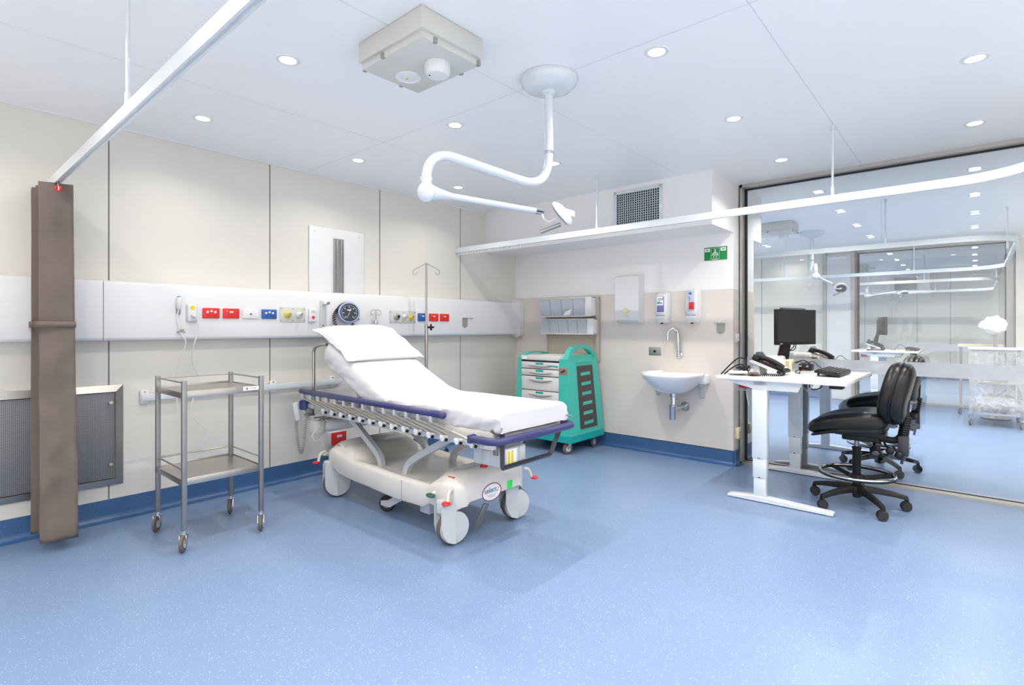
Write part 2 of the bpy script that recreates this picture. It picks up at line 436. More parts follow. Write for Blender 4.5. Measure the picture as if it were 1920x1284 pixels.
# the door beside the far partition and the sliding door behind it
d1 = struct('door_1', M().box(-2.0, YW2-.045, .0, -1.62, YW2-.001, 2.55, .004), mat('door_grey_white', rgb(214, 216, 218), .4))
struct('door_frame', M().box(-2.05, YW2-.06, 0, -2.0, YW2-.001, 2.6).box(-1.62, YW2-.06, 0, -1.575, YW2-.001, 2.6), ALUP, d1)
struct('door_closer', M().box(-1.98, YW2-.08, 2.47, -1.68, YW2-.045, 2.51, .006), WPL, d1)
d2 = struct('door_2', M().box(.40, YG2+.12, 0, .44, YW3-.5, 2.45), GLASS)
struct('door_frame', M().box(.39, YG2+.11, 0, .45, YG2+.2, 2.5).box(.39, YG2+1.4, 0, .45, YG2+1.5, 2.5).box(.39, YG2+.1, 2.45, .45, YW3-.5, 2.52), ALUP, d2)
struct('gasket', M().box(.385, YG2+.2, 0, .455, YG2+.24, 2.45).box(.385, YG2+1.36, 0, .455, YG2+1.4, 2.45), BLACKG, d2)

# ------------------------------------------------------------------ downlights
rows1 = [(-1.2, 'behind'), (.1, 'r0'), (1.27, 'r1'), (2.40, 'r2'), (3.49, 'r3'), (4.60, 'r4')]
def lamp_data(name, power):
    l = bpy.data.lights.new(name, 'AREA'); l.shape = 'DISK'; l.size = .04; l.energy = power; l.spread = 2.45; l.color = (1., .944, .868)
    return l
LD = lamp_data('downlight_beam', 8.2)
LW = lamp_data('added_rear_fill_beam', 14.)  # for unseen lamps added as fill near the rear wall
LR = lamp_data('added_side_fill_beam', 5.5)  # for unseen lamps added as fill near the right-hand wall
LN = lamp_data('wall_row_beam', 4.6)
LB = lamp_data('back_row_beam', 12.5)
LF = lamp_data('far_room_beam', 14.)
LX = lamp_data('near_wall_beam', 2.5)
t = thing('downlight', 'x', 'ceiling light', (0, 0, H))
part(t, 'trim_ring', M().lathe([(.038, -.001), (.04, -.004), (.056, -.004), (.06, 0), (.06, .0), (.038, 0.)], seg=28), WPL, w=False)
part(t, 'lens', M().lathe([(0, -.0015), (.038, -.0015), (.038, -.0006), (0, -.0006)], seg=24), LENS, w=False)
DL0 = t; used = [False]
def downlight(x, y, label, group=None, data=None):
    if not used[0]:
        o = DL0; used[0] = True; o.location = (x, y, H); o['label'] = label
        if group: o['group'] = group
    else: o = copy_tree(DL0, label=label, group=group); o.location = (x, y, H)
    lo = bpy.data.objects.new('downlight_beam', data or (LX if y in (10.55, 16.1) else LF if y > 5.3 else LB if y > 3.4 and -3.5 < x < -.5 and (x < -2 or y < 4) else LN if x < -3.5 else LD)); C.objects.link(lo); lo.location = (x, y, H-.012)
cols = {-3.71: 'nearest the panelled wall', -2.58: 'second out from the panelled wall', -1.16: 'third out from the panelled wall', 0.: 'farthest out from the panelled wall'}
LAB = {(-2.58, 1.27): 'lit downlight left of the grey ceiling casing, nearer the curtain track',
       (-3.71, 1.27): 'lit downlight near the panelled wall, just right of the curtain track',
       (-3.71, 2.40): 'lit downlight near the panelled wall, above the white wall board',
       (-2.58, 2.40): 'lit downlight below and beyond the grey ceiling casing, left of the lamp post',
       (-1.16, 2.40): 'large bright downlight right of the round lamp mount on the ceiling',
       (-3.71, 3.49): 'lit downlight in the corner, seen just above the lower lamp arm',
       (-2.58, 3.49): 'lit downlight seen right beside the bend of the lamp arm',
       (-1.16, 3.49): 'lit downlight in front of the white bulkhead, left of the hanging track rod',
       (-1.16, 4.60): 'lit downlight closest to the left end of the glass partition',
       (0., 3.49): 'largest, brightest downlight near the right edge, before the glass',
       (0., 4.60): 'lit downlight just before the glass partition, under the brightest one'}
for y, r in rows1:
    for x in list(cols)+[1.3, 2.4]:
        if y > 4.5 and x < -1.5: continue
        if (x, y) in LAB: downlight(x, y, LAB[(x, y)])
        else: downlight(x, y, 'added unseen fill downlight behind the viewpoint', 'downlights behind the viewpoint')
nth = ['first', 'second', 'third', 'fourth', 'fifth']
for i, y in enumerate((5.95, 7.12, 8.25, 9.42, 10.55)):
    for x in (-3.71, -2.58, -1.16, 0., 1.3):
        if y < 6 and x < -2: continue
        if x in (0., -1.16):
            downlight(x, y, 'lit downlight beyond the first glass, %s away from it in the %s row' % (nth[i], 'right-hand' if x == 0 else 'left-hand'))
        elif x == -2.58 and i == 3: downlight(x, y, 'lit downlight beyond the first glass, beside the far grey ceiling casing')
        else: downlight(x, y, 'lit round ceiling downlight hidden in the room beyond', 'hidden downlights beyond the glass')
for i, y in enumerate((11.8, 12.97, 14.1, 15.27)):
    for x in (-2.58, -1.16, 0., 1.3):
        if x in (0., -1.16) and y < 16:
            downlight(x, y, 'small lit downlight beyond the second glass, %s in the %s row' % (nth[i], 'right-hand' if x == 0 else 'left-hand'))
        else: downlight(x, y, 'lit round ceiling downlight hidden in the farthest room', 'hidden downlights in the farthest room')

# unseen lamps added by the rear and right-hand walls to fill the ceiling
for x in (-1.4, -.3, .8, 1.9):
    downlight(x, -2.2, 'added unseen fill downlight behind the viewpoint', 'downlights behind the viewpoint', LW)
for y in (-1.2, .1, 1.4, 2.7, 4.0):
    downlight(2.75, y, 'added unseen fill downlight behind the viewpoint', 'downlights behind the viewpoint', LR)
# ------------------------------------------------------------------ ceiling fittings
def casing(dy, label):
    t = thing('ceiling_casing', label, 'ceiling equipment box', (-1.95, 1.59+dy, H))
    x0, x1, y0, y1 = -.23, .235, -.18, .18
    part(t, 'casing_body', M().box(x0, y0, -.094, x1, y1, -.001, .008), BOXG, w=False)
    part(t, 'cover', M().box(x0+.012, y0+.012, -.126, x1-.012, y1-.012, -.092, .006), BOXG, w=False)
    m = M()
    for x, y in ((x0+.012, .06), (x1-.012, -.1), (x1-.012, .16), (-.05, y0+.012), (.1, y1-.012), (x0+.012, -.15)):
        m.box(x-.009, y-.009, -.1272, x+.009, y+.009, -.104, .002)
    part(t, 'clip', m, mat('clip_grey', rgb(150, 150, 146), .5), w=False)
    s = part(t, 'smoke_detector', M().lathe([(.058, -.125), (.06, -.15), (.057, -.168), (.048, -.178), (.02, -.182), (0, -.182)], (.09, .03, 0), seg=32), WPL, 'white round smoke detector', w=False)
    part(s, 'indicator', M().cyl((.07, .0, -.1795), (.07, .0, -.1815), .004), BLACK, w=False)
    e = part(t, 'emergency_light', M().lathe([(.062, -.1255), (.06, -.131), (.045, -.133), (.043, -.13), (.02, -.132), (0, -.133)], (-.11, .02, 0), seg=32), WPL, 'flat round white emergency light', w=False)
    part(e, 'indicator', M().cyl((-.115, .015, -.132), (-.115, .015, -.1355), .006), YEL, w=False)
    return t
cas = casing(0, 'grey square ceiling casing with a smoke detector in our room')
copy_tree(cas, (0, 5.85, 0), 'grey ceiling casing seen through the glass beyond the white bulkhead end')
copy_tree(cas, (0, 11.9, 0), 'small grey ceiling casing behind the second glass partition')

def exam_lamp(label, X, Y, elbow, arm_end, hc, nrm, jz=1.885):
    t = thing('examination_lamp', label, 'examination lamp', (X, Y, H))
    part(t, 'ceiling_mount', M().lathe([(.152, -.001), (.155, -.012), (.15, -.03), (.125, -.055), (.09, -.068), (.04, -.074), (.036, -.08), (0, -.08)], seg=44), WENAM, w=False)
    part(t, 'down_tube', M().lathe([(.036, -.07), (.033, -.09), (.024, -.092), (.024, -.392), (0, -.392)], seg=24), WENAM, w=False)
    part(t, 'swivel_ring', M().lathe([(.024, -.388), (.0265, -.39), (.0265, -.4), (.024, -.402)], seg=24), CHROME, w=False)
    e = Vector(elbow) - Vector((X, Y)); L = e.length; e = e/L
    def q(s, z): return (e.x*s, e.y*s, z-H)
    P = bend([q(0, 2.2), q(0, 2.005), q(L, 2.085), q(L, jz+.04)], .2, 14)
    part(t, 'upper_arm', M().tube(P, .0225, 18), WENAM, w=False)
    j = q(L, jz)
    b = M().sphere(j, .047, 24, (1, .8, 1)).lathe([(.024, .0), (.025, .03), (.03, .045)], (j[0], j[1], j[2]+.02), seg=18)
    part(t, 'elbow_joint', b, WENAM, w=False)
    part(t, 'joint_ring', M().lathe([(.0235, 0), (.026, .004), (.026, .012), (.0235, .016)], (j[0], j[1], j[2]+.052), seg=20), CHROME, w=False)
    k = Vector(arm_end)-Vector((X, Y, H)); jv = Vector(j)
    d = (k-jv).normalized()
    m = M().cyl(jv+d*.02, jv+d*.13, .036, .017); m.tube([jv+d*.12, k-d*.05], .0155, 14)
    part(t, 'lower_arm', m, WENAM, w=False)
    part(t, 'arm_collar', M().cyl(k-d*.05, k, .0165).cyl(k-d*.01, k+d*.012, .012), CHROME, w=False)
    hc = Vector(hc)-Vector((X, Y, H)); nrm = Vector(nrm).normalized()
    h = part(t, 'lamp_head', M().lathe([(0, .03), (.03, .03), (.058, .022), (.075, .006), (.078, -.006), (.07, -.012), (0, -.012)], hc, -nrm, seg=32), WENAM, w=False)
    part(h, 'lamp_glass', M().lathe([(.06, -.0125), (.062, -.016), (0, -.017)], hc, -nrm, seg=28), SCREEN, w=False)
    part(h, 'head_yoke', M().box(-.018, -.05, -.018, .018, .05, .018, .008, 2, Matrix.Translation(hc-nrm*.035+Vector((0, 0, -.02)))), WPL, w=False)
    part(h, 'grip', M().tube([hc+nrm*.01+Vector((.0, .0, -.05)), hc+nrm*.02+Vector((-.075, -.065, -.085))], .011, 12), STEELD, 'grey grip of the lamp head', w=False)
    part(t, 'cable', M().tube(smoothpath([k, k+Vector((.02, .0, -.045)), k+Vector((.07, .0, -.06)), hc-nrm*.03], 6), .006, 8), WPL, w=False)
    return t
exam_lamp('white jointed examination lamp hanging from a round ceiling mount', -1.72, 2.281, (-1.882, 1.572), (-1.781, 2.294, 1.898), (-1.655, 2.31, 1.873), (-.76, -.28, -.6))
exam_lamp('white jointed lamp seen through the glass beyond the desk', -1.72, 8.36, (-1.53, 7.66), (-1.40, 8.05, 1.83), (-1.325, 8.1, 1.785), (.15, -.75, -.6), 1.92)
exam_lamp('small white jointed lamp behind the second glass partition', -1.82, 14.23, (-1.74, 13.5), (-1.26, 14.1, 2.03), (-1.14, 14.12, 2.01), (.1, -.3, -.9), 1.93)

# U-shaped curtain tracks hung on rods
def track(dy, y0, y1, label, rods, xr=.31, gl=0):
    t = thing('curtain_track', label, 'curtain track', (XL, y0, H))
    r = .42
    P = [Vector((XL+.001, y0, 2.113)), Vector((xr-r, y0, 2.113))] + arc((xr-r, y0+r, 2.113), r, -PI/2, 0, 10, (1, 0, 0), (0, 1, 0)) + \
        arc((xr-r, y1-r, 2.113), r, 0, PI/2, 10, (1, 0, 0), (0, 1, 0)) + [Vector((xr-r, y1, 2.113)), Vector((XL+.001, y1, 2.113))]
    rings = []
    for i, p in enumerate(P):
        a = P[min(i+1, len(P)-1)]-P[max(i-1, 0)]; a.z = 0; a.normalize(); nn = Vector((a.y, -a.x, 0))
        rings.append([p+nn*x+Vector((0, 0, z)) for x, z in ((-.014, -.026), (-.006, -.026), (-.006, -.018), (.006, -.018), (.006, -.026), (.014, -.026), (.014, .026), (-.014, .026))])
    part(t, 'track_profile', M().loft(rings), WENAM, sharp=30)
    for x, y in rods:
        rod = part(t, 'hanging_rod', M().tube([(x, y, 2.13), (x, y, H-.001)], .0075, 10), WENAM)
        part(rod, 'rod_socket', M().tube([(x, y, 2.138), (x, y, 2.19)], .011, 10).tube([(x, y, H-.03), (x, y, H-.001)], .014, 10), WENAM)
    for k in range(gl):
        x = XL+.03+k*.02+random.uniform(-.004, .004)
        part(t, 'glider', M().box(x-.004, y1-.006, 2.064, x+.004, y1+.006, 2.09).torus((x, y1, 2.06), .006, .0018, (1, 0, 0), 10, 6), WPL)
    return t
trk = track(0, .59, 4.03, 'white curtain track hung round the patient bay of our room', [(-2.513, .59), (-2.513, 4.03), (-.707, 4.03), (-.707, .59)], gl=46)
track(6.1, 6.7, 10.13, 'white curtain track hung in the room behind the first glass', [(-.70, 6.7), (-2.51, 6.7), (.27, 8.0), (-.7, 10.13), (-2.51, 10.13)])
track(12.2, 12.3, 15.9, 'white curtain track hung in the farthest room', [(-.70, 12.3), (.3, 13.4), (-.7, 15.9)])

# bunched curtain hanging at the head of the track
def curtain():
    t = thing('bay_curtain', 'taupe bay curtain bunched and tied beside the panelled wall', 'curtain', (-4.09, .6, .06))
    nf = 9; xs0, xs1 = -4.235, -3.925
    def section(z):
        f = (z-.06)/2.03
        pinch = math.exp(-((z-1.285)/.10)**2)
        pts = []
        n = nf*8
        for k in range(n+1):
            u = k/n*nf; i = int(min(u, nf-1)); v = u-i
            side = v if i % 2 == 0 else 1-v
            x = xs0+(xs1-xs0)*(u/nf)
            wob = .006*noise.noise(Vector((i*3.1, z*1.7, v*1.5)))*(1.-.7*pinch)
            w0 = .515+.012*(1-f)+.016*math.sin(i*2.3)*(.4+(1-f)); w1 = .655+.022*(1-f)+.007*math.cos(i*1.7)
            y = w0+(w1-w0)*side
            x2 = x+wob*1.6+.010*math.sin(2*PI*v)*(.25+.5*(1-f))*(1-pinch)
            if i == nf-1: x2 += (.03*noise.noise(Vector((z*4.2, side*1.3+z*.6, 4.)))+.012*noise.noise(Vector((z*11, side*3, 2.))))*(1-.6*pinch)*(1 if z < 1.3 else .55)+.016*(1-f)
            c = (xs0+xs1)/2
            x2 = c+(x2-c)*(1-.10*pinch*(1 if i < nf-1 else .3))
            pts.append(Vector((x2, y, z)))
        return pts
    zs = [.06+2.03*k/70 for k in range(71)]
    S = [section(z) for z in zs]
    m = M()
    g = [[m.bm.verts.new(p) for p in s_] for s_ in S]
    for a, b in zip(g, g[1:]):
        for k in range(len(a)-1): m.bm.faces.new((a[k], a[k+1], b[k+1], b[k]))
    o = part(t, 'cloth', m, CURT, sharp=70)
    sd = o.modifiers.new('thickness', 'SOLIDIFY'); sd.thickness = .003
    s = section(1.29)
    y0 = min(p.y for p in s)-.006; y1 = max(p.y for p in s)+.006; x0 = min(p.x for p in s)-.004; x1 = max(p.x for p in s)+.008
    ring = bend([(x0, y0, 0), (x1, y0, 0), (x1, y1, 0), (x0, y1, 0)], .02, 4)
    ring = [Vector(((x0+x1)/2, y0, 0))]+bend([((x0+x1)/2, y0, 0), (x1, y0, 0), (x1, y1, 0), (x0, y1, 0), (x0, y0, 0), ((x0+x1)/2-.01, y0, 0)], .02, 4)
    m = M(); m.loft([[Vector((p.x, p.y, 1.268)) for p in ring], [Vector((p.x, p.y, 1.303)) for p in ring]], False, False)
    b = part(t, 'tie_band', m, CURT, sharp=60); sd = b.modifiers.new('thickness', 'SOLIDIFY'); sd.thickness = .004
    part(t, 'hook', M().tube(smoothpath([(-3.93, .592, 2.088), (-3.915, .592, 2.07), (-3.905, .592, 2.05), (-3.918, .592, 2.045)], 5), .003, 8), WPL)
    part(t, 'eyelet', M().torus((-3.915, .592, 2.056), .012, .0055, (1, 0, 0), 22, 8), RED, 'red eyelet')
curtain()
vt = thing('air_vent', 'square white wall vent with a dark egg-crate grille', 'air vent', (-2.36, 4.5, 2.2))
m = M(); x0, x1, z0, z1 = -2.606, -2.118, 2.196, 2.556
m.box(x0, 4.485, z0, x0+.028, 4.4995, z1).box(x1-.028, 4.485, z0, x1, 4.4995, z1).box(x0, 4.485, z0, x1, 4.4995, z0+.028).box(x0, 4.485, z1-.028, x1, 4.4995, z1)
part(vt, 'frame', m, WENAM)
m = M(); n = 19
for k in range(1, n):
    x = x0+.028+(x1-x0-.056)*k/n; m.box(x-.0018, 4.488, z0+.028, x+.0024, 4.4985, z1-.028)
for k in range(1, 14):
    z = z0+.028+(z1-z0-.056)*k/14; m.box(x0+.028, 4.4885, z-.0018, x1-.028, 4.498, z+.0018)
part(vt, 'lattice', m, WENAM)
part(vt, 'backing', M().box(x0+.02, 4.4985, z0+.02, x1-.02, 4.4998, z1-.02), DARK)
copy_tree(vt, (1.07, 11.8, -.03), 'wall vent with an egg-crate grille in the farthest room')
def plate_shape(m, f, w_, h_, d0, d1):
    pts = [(-w_, 0), (-w_, h_), (w_, h_), (w_, 0)]+[(w_*math.cos(a), -w_*.9*math.sin(a)) for a in [PI*k/12 for k in range(1, 12)]]
    return m.loft([[f(a, b, d0) for a, b in pts], [f(a, b, d1) for a, b in pts]])
# ------------------------------------------------------------------ service panel on the left wall
FX = -4.21
def P_section(y0, y1, m):
    prof = [(XL+.002, 1.567), (FX-.02, 1.572), (FX-.006, 1.566), (FX, 1.55), (FX, 1.205), (FX-.004, 1.192), (FX-.012, 1.184), (XL+.002, 1.178)]
    return m.loft([[Vector((x, y0, z)) for x, z in prof], [Vector((x, y1, z)) for x, z in prof]])
t = thing('service_panel', 'long white medical service panel along the left wall', 'service panel', (XL, 2.4, 1.18))
part(t, 'panel_face', P_section(-2.4, .857, M()), WHITE)
part(t, 'panel_face', P_section(.861, 4.95, M()), WHITE)
m = M(); poly = []
for cx, cz, a0 in ((FX-.05, 1.555, 0), (FX-.05, 1.20, -PI/2)): pass
pl = [(XL+.002, 1.606), (FX-.02, 1.606)] + [(FX-.02+.055*math.sin(a), 1.551+.055*math.cos(a)) for a in [k*PI/2/8 for k in range(1, 9)]] + [(FX+.035-.055*(1-math.cos(a)), 1.205-.055*math.sin(a)) for a in [k*PI/2/8 for k in range(0, 9)]] + [(XL+.002, 1.15)]
part(t, 'end_cap', m.loft([[Vector((x, 4.95, z)) for x, z in pl], [Vector((x, 5.024, z)) for x, z in pl]]), WPL)
part(t, 'joint', M().box(FX-.001, .857, 1.19, FX+.0005, .861, 1.56), JOINT)

def outlet(name, y0, y1, z0, z1, m_, label, kind, group=None, dep=.012):
    t = thing(name, label, 'power outlet' if kind != 'blank' else 'wall plate', (FX, (y0+y1)/2, z0), group=group)
    part(t, 'plate', M().box(FX+.0003, y0, z0, FX+dep, y1, z1, .004), m_)
    yc = (y0+y1)/2; zc = (z0+z1)/2; f = FX+dep
    if kind == 'double':
        for yy in (yc-.026, yc+.026):
            sw = part(t, 'rocker_switch', M().box(f-.001, yy-.008, zc+.000, f+.004, yy+.008, zc+.016, .002), WPL, 'white rocker switch')
        part(t, 'indicator', M().cyl((f, yc, zc+.015), (f+.004, yc, zc+.015), .008), WPL)
        m = M()
        for yy in (yc-.028, yc+.028):
            m.box(f-.0005, yy-.008, zc-.014, f+.0006, yy-.005, zc-.006).box(f-.0005, yy+.005, zc-.014, f+.0006, yy+.008, zc-.006).box(f-.0005, yy-.0015, zc-.026, f+.0006, yy+.0015, zc-.017)
        part(t, 'socket_slots', m, PRINT)
    elif kind == 'single':
        part(t, 'rocker_switch', M().box(f-.001, yc-.012, zc+.004, f+.004, yc+.014, zc+.016, .002), WPL, 'white rocker switch')
        part(t, 'socket_slots', M().box(f-.0005, yc-.02, zc-.012, f+.0006, yc-.017, zc-.003).box(f-.0005, yc+.017, zc-.012, f+.0006, yc+.02, zc-.003).box(f-.0005, yc-.0015, zc-.024, f+.0006, yc+.0015, zc-.015), DRED if m_ is RED else PRINT)
        part(t, 'indicator', M().cyl((f, yc-.03, zc+.018), (f+.003, yc-.03, zc+.018), .004), YEL)
    else:
        part(t, 'data_port', M().box(f-.001, yc-.010, zc-.008, f+.002, yc+.010, zc+.007, .002), GREYB).data
        part(t, 'port_opening', M().box(f+.0015, yc-.006, zc-.005, f+.0025, yc+.006, zc+.004), DARK)
    return t
outlet('power_outlet', 1.436, 1.551, 1.335, 1.41, RED, 'red double outlet left of all the red ones, beside the yellow-stickered device', 'double')
outlet('power_outlet', 1.573, 1.690, 1.336, 1.41, RED, 'red outlet between the leftmost red outlet and the white plate', 'single')
outlet('data_plate', 1.714, 1.834, 1.336, 1.407, WPL, 'white blank plate between the red outlet and the blue outlet', 'blank')
outlet('power_outlet', 1.858, 1.976, 1.336, 1.41, BLUE, 'blue double outlet beside the two-valve gas plate', 'double')
outlet('power_outlet', 2.615, 2.73, 1.335, 1.409, RED, 'red outlet half hidden behind the round pressure gauge', 'single')
outlet('power_outlet', 3.405, 3.522, 1.332, 1.411, BLUE, 'blue outlet right behind the drip stand pole', 'single')
outlet('power_outlet', 3.55, 3.672, 1.333, 1.41, RED, 'red outlet between the drip stand pole and the last red outlet', 'single')
outlet('power_outlet', 3.696, 3.82, 1.333, 1.41, RED, 'red outlet on the panel farthest from the camera, last in the row', 'single')

def gas(y0, y1, z0, z1, knobs, label):
    t = thing('gas_outlet_plate', label, 'gas outlet', (FX, (y0+y1)/2, z0))
    part(t, 'plate', M().box(FX+.0003, y0, z0, FX+.006, y1, z1, .002), BOXG)
    m = M(); n = 3
    for k in range(3):
        y = y0+.012+(y1-y0-.024)*k/2
        for z in (z0+.014, z1-.014): m.cyl((FX+.005, y, z), (FX+.009, y, z), .0045, seg=10)
    part(t, 'screw', m, STEELD)
    zc = (z0+z1)/2
    for y, c, r in knobs:
        k = part(t, 'gas_connector', M().lathe([(r, .005), (r, .016), (r*.72, .02), (r*.68, .045), (r*.5, .048), (.3*r, .046), (.3*r, .03), (0, .03)], (FX, y, zc), (1, 0, 0), 22), c, {YEL: 'yellow gas connector', STEEL: 'black-faced suction connector', WPL: 'white gas connector'}[c])
        part(k, 'collar', M().torus((FX+.047, y, zc), r*.5, .003, (1, 0, 0), 20, 6).cyl((FX+.03, y, zc), (FX+.049, y, zc), r*.3), STEEL if c is not STEEL else BLACK)
gas(2.002, 2.219, 1.312, 1.434, [(2.065, YEL, .026), (2.165, WPL, .024)], 'grey gas plate with a yellow and a white valve left of the call button')
gas(3.064, 3.378, 1.309, 1.43, [(3.14, STEEL, .03), (3.235, WPL, .024), (3.315, YEL, .026)], 'grey gas plate with three valves left of the drip stand pole')

# nurse-call handset on its cord, yellow-stickered device with its cord
t = thing('call_handset', 'white call handset with a green tip hung on the panel', 'call handset', (FX, 1.28, 1.3))
y = 1.283
part(t, 'handset_body', M().tube([(FX+.014, y, 1.395), (FX+.016, y, 1.41), (FX+.017, y, 1.45), (FX+.016, y, 1.472), (FX+.014, y, 1.48)], [.011, .016, .017, .015, .009], 16), WPL)
part(t, 'call_button', M().box(FX+.008, y-.010, 1.476, FX+.024, y+.010, 1.487, .003), TEALD, 'green button tip')
part(t, 'holder', M().box(FX, y-.012, 1.36, FX+.012, y+.01, 1.405, .002), STEELD, 'grey metal clip')
part(t, 'cord', M().tube(smoothpath([(FX+.014, y, 1.396), (FX+.016, y-.012, 1.33), (FX+.014, y+.004, 1.26), (FX+.016, y+.006, 1.235), (FX+.02, y+.04, 1.17), (FX+.0, y+.028, 1.08), (FX-.03, y+.005, .98), (FX-.05, y+.005, .86), (FX-.05, y+.01, .72), (FX-.05, y+.035, .62), (FX-.05, y+.045, .55)], 8), .0042, 8), WPL)
part(t, 'cord_clip', M().obox((FX+.018, y+.008, 1.243), (.01, .05, .008), Matrix.Rotation(.5, 3, 'X'), .002).obox((FX+.02, y+.022, 1.243), (.008, .04, .006), Matrix.Rotation(-.6, 3, 'X'), .002), STEELD)
t = thing('wall_device', 'white rounded wall device with a yellow sticker and a plugged cord', 'wall device', (FX, 1.365, 1.31))
part(t, 'housing', M().box(FX+.0003, 1.335, 1.309, FX+.026, 1.397, 1.43, .012, 3), WPL)
part(t, 'back_plate', M().box(FX+.0002, 1.330, 1.307, FX+.008, 1.40, 1.432, .003), GREYB)
part(t, 'sticker', M().cyl((FX+.0262, 1.366, 1.408), (FX+.0268, 1.366, 1.408), .017), YEL, 'yellow round sticker')
part(t, 'plug', M().lathe([(.017, .02), (.016, .045), (.008, .055), (0, .055)], (FX, 1.368, 1.352), (1, 0, 0), 18), WPL)
part(t, 'cord', M().tube(smoothpath([(FX+.052, 1.368, 1.352), (FX+.06, 1.385, 1.325), (FX+.045, 1.395, 1.24), (FX+.03, 1.375, 1.15), (FX-.01, 1.375, 1.05), (FX-.04, 1.40, .97), (FX-.05, 1.44, .90), (FX-.05, 1.41, .80), (FX-.05, 1.38, .69), (FX-.05, 1.41, .60), (FX-.05, 1.47, .53), (FX-.05, 1.49, .49), (FX-.05, 1.455, .42), (FX-.05, 1.43, .34), (FX-.05, 1.40, .30), (FX-.05, 1.37, .27)], 8), .0042, 8), WPL)
t = thing('call_button_unit', 'white call unit with a round red button beside the gas plate', 'call button', (FX, 2.278, 1.312))
part(t, 'housing', M().box(FX+.0003, 2.245, 1.312, FX+.022, 2.312, 1.43, .012, 3), WPL)
part(t, 'button', M().lathe([(.014, .02), (.013, .027), (0, .028)], (FX, 2.279, 1.352), (1, 0, 0), 20), RED, 'red push button')
part(t, 'switch_rocker', M().box(FX+.021, 2.262, 1.392, FX+.025, 2.296, 1.412, .003), GREYB)
t = thing('mounting_bracket', 'slim white instrument bracket between call button and round gauge', 'bracket', (FX, 2.375, 1.25))
part(t, 'back_strip', M().box(FX+.0003, 2.348, 1.249, FX+.008, 2.405, 1.497, .012, 3), GREYB)
part(t, 'hanger', M().box(FX+.006, 2.37, 1.462, FX+.05, 2.42, 1.492, .008, 2), WPL)
part(t, 'peg', M().cyl((FX+.035, 2.4, 1.475), (FX+.062, 2.4, 1.475), .012), STEELD)
part(t, 'screw', M().cyl((FX+.007, 2.376, 1.285), (FX+.01, 2.376, 1.285), .006), DARK)

# blood pressure gauge
t = thing('pressure_gauge', 'round blue-rimmed blood pressure gauge with coiled black tubing', 'blood pressure gauge', (FX, 2.585, 1.3))
gc = Vector((FX+.085, 2.578, 1.397)); ax = Vector((.94, -.3, .08)).normalized()
part(t, 'bracket', M().box(FX, 2.53, 1.34, FX+.06, 2.64, 1.44, .01), GREYB)
part(t, 'gauge_case', M().lathe([(0, -.055), (.07, -.05), (.088, -.03), (.094, -.006), (.094, .008), (.088, .016), (.08, .016), (.078, .006), (0, .006)], gc, ax, 44), GAUGE, 'pale blue gauge case')
d = part(t, 'dial', M().lathe([(.0785, .0062), (.0785, .009), (0, .009)], gc, ax, 40), DIAL, 'dark dial with white scale')
uy = (Vector((0, 0, 1))-ax*ax.z).normalized(); ux = uy.cross(ax).normalized()
m = M()
for k in range(31):
    a = math.radians(230-k*280/30); L_ = .012 if k % 5 == 0 else .006
    pa = gc+ax*.0095+(ux*math.cos(a)+uy*math.sin(a))*.068; pb = gc+ax*.0095+(ux*math.cos(a)+uy*math.sin(a))*(.068-L_)
    m.tube([pa, pb], .0016, 4)
for k in range(7):
    a = math.radians(230-k*280/6)
    m.cyl(gc+ax*.009+(ux*math.cos(a)+uy*math.sin(a))*.048, gc+ax*.0098+(ux*math.cos(a)+uy*math.sin(a))*.048, .0045, seg=8)
m.obox(gc+ax*.0096+uy*.022, (.036, .0008, .007), Matrix((ux, ax, uy)).transposed())
part(d, 'scale_marks', m, PAPER)
part(d, 'needle', M().tube([gc+ax*.011-(ux*.1+uy)*.02, gc+ax*.011, gc+ax*.011+(ux*(-.38)+uy*(-.9))*.055+Vector((0, 0, 0))], .0016, 6).tube([gc+ax*.011, gc+ax*.011+(ux*.35+uy*.95)*.045], .0013, 6), PAPER)
part(t, 'cuff_basket', M().tube(arc(gc-ax*.05, .088, math.radians(35), math.radians(165), 14, ux, uy), .018, 12, rz=.012), BLACK, 'black cuff in its basket')
part(t, 'coiled_tube', M().tube(coil([gc-ax*.045-ux*.085+uy*.03, gc-ax*.03-ux*.12-uy*.03, gc-ax*.03-ux*.105-uy*.12, gc-ax*.03-ux*.05-uy*.20, gc-ax*.035-ux*.0-uy*.215, gc-ax*.04+ux*.035-uy*.17, gc-ax*.04+ux*.04-uy*.09], .013, 26), .0034, 6), BLACK, 'black coiled tube')

# small pump pole on the panel, hooks, wall board, rail, grille
t = thing('drip_pole', 'short chrome drip pole with two small hooks behind the pillow', 'drip pole', (FX+.04, 2.89, 1.05))
x = FX+.04; y = 2.885
part(t, 'pole', M().tube([(x, y, 1.02), (x, y, 1.30)], .011, 14), STEEL)
part(t, 'collar', M().cyl((x, y, 1.30), (x, y, 1.325), .016).cyl((x, y, 1.325), (x, y, 1.335), .012), CHROME)
part(t, 'upper_rod', M().tube([(x, y, 1.33), (x, y, 1.428)], .0055, 10), STEEL)
for s_ in (-1, 1):
    part(t, 'hook', M().tube(smoothpath([(x, y, 1.427), (x, y+s_*.028, 1.43), (x, y+s_*.05, 1.415), (x, y+s_*.052, 1.39), (x, y+s_*.036, 1.382), (x, y+s_*.025, 1.394)], 5), .003, 7), STEEL)
part(t, 'wall_bracket', M().box(FX, y-.02, 1.20, x, y+.02, 1.235, .004), STEELD)
t = thing('bracket_hook', 'grey metal drop bracket on the panel near the end cap', 'bracket', (FX, 4.06, 1.27))
part(t, 'plate', plate_shape(M(), lambda a, b, d: Vector((FX+d, 4.06+a, 1.30+b)), .04, .07, .0003, .004), HOOK)
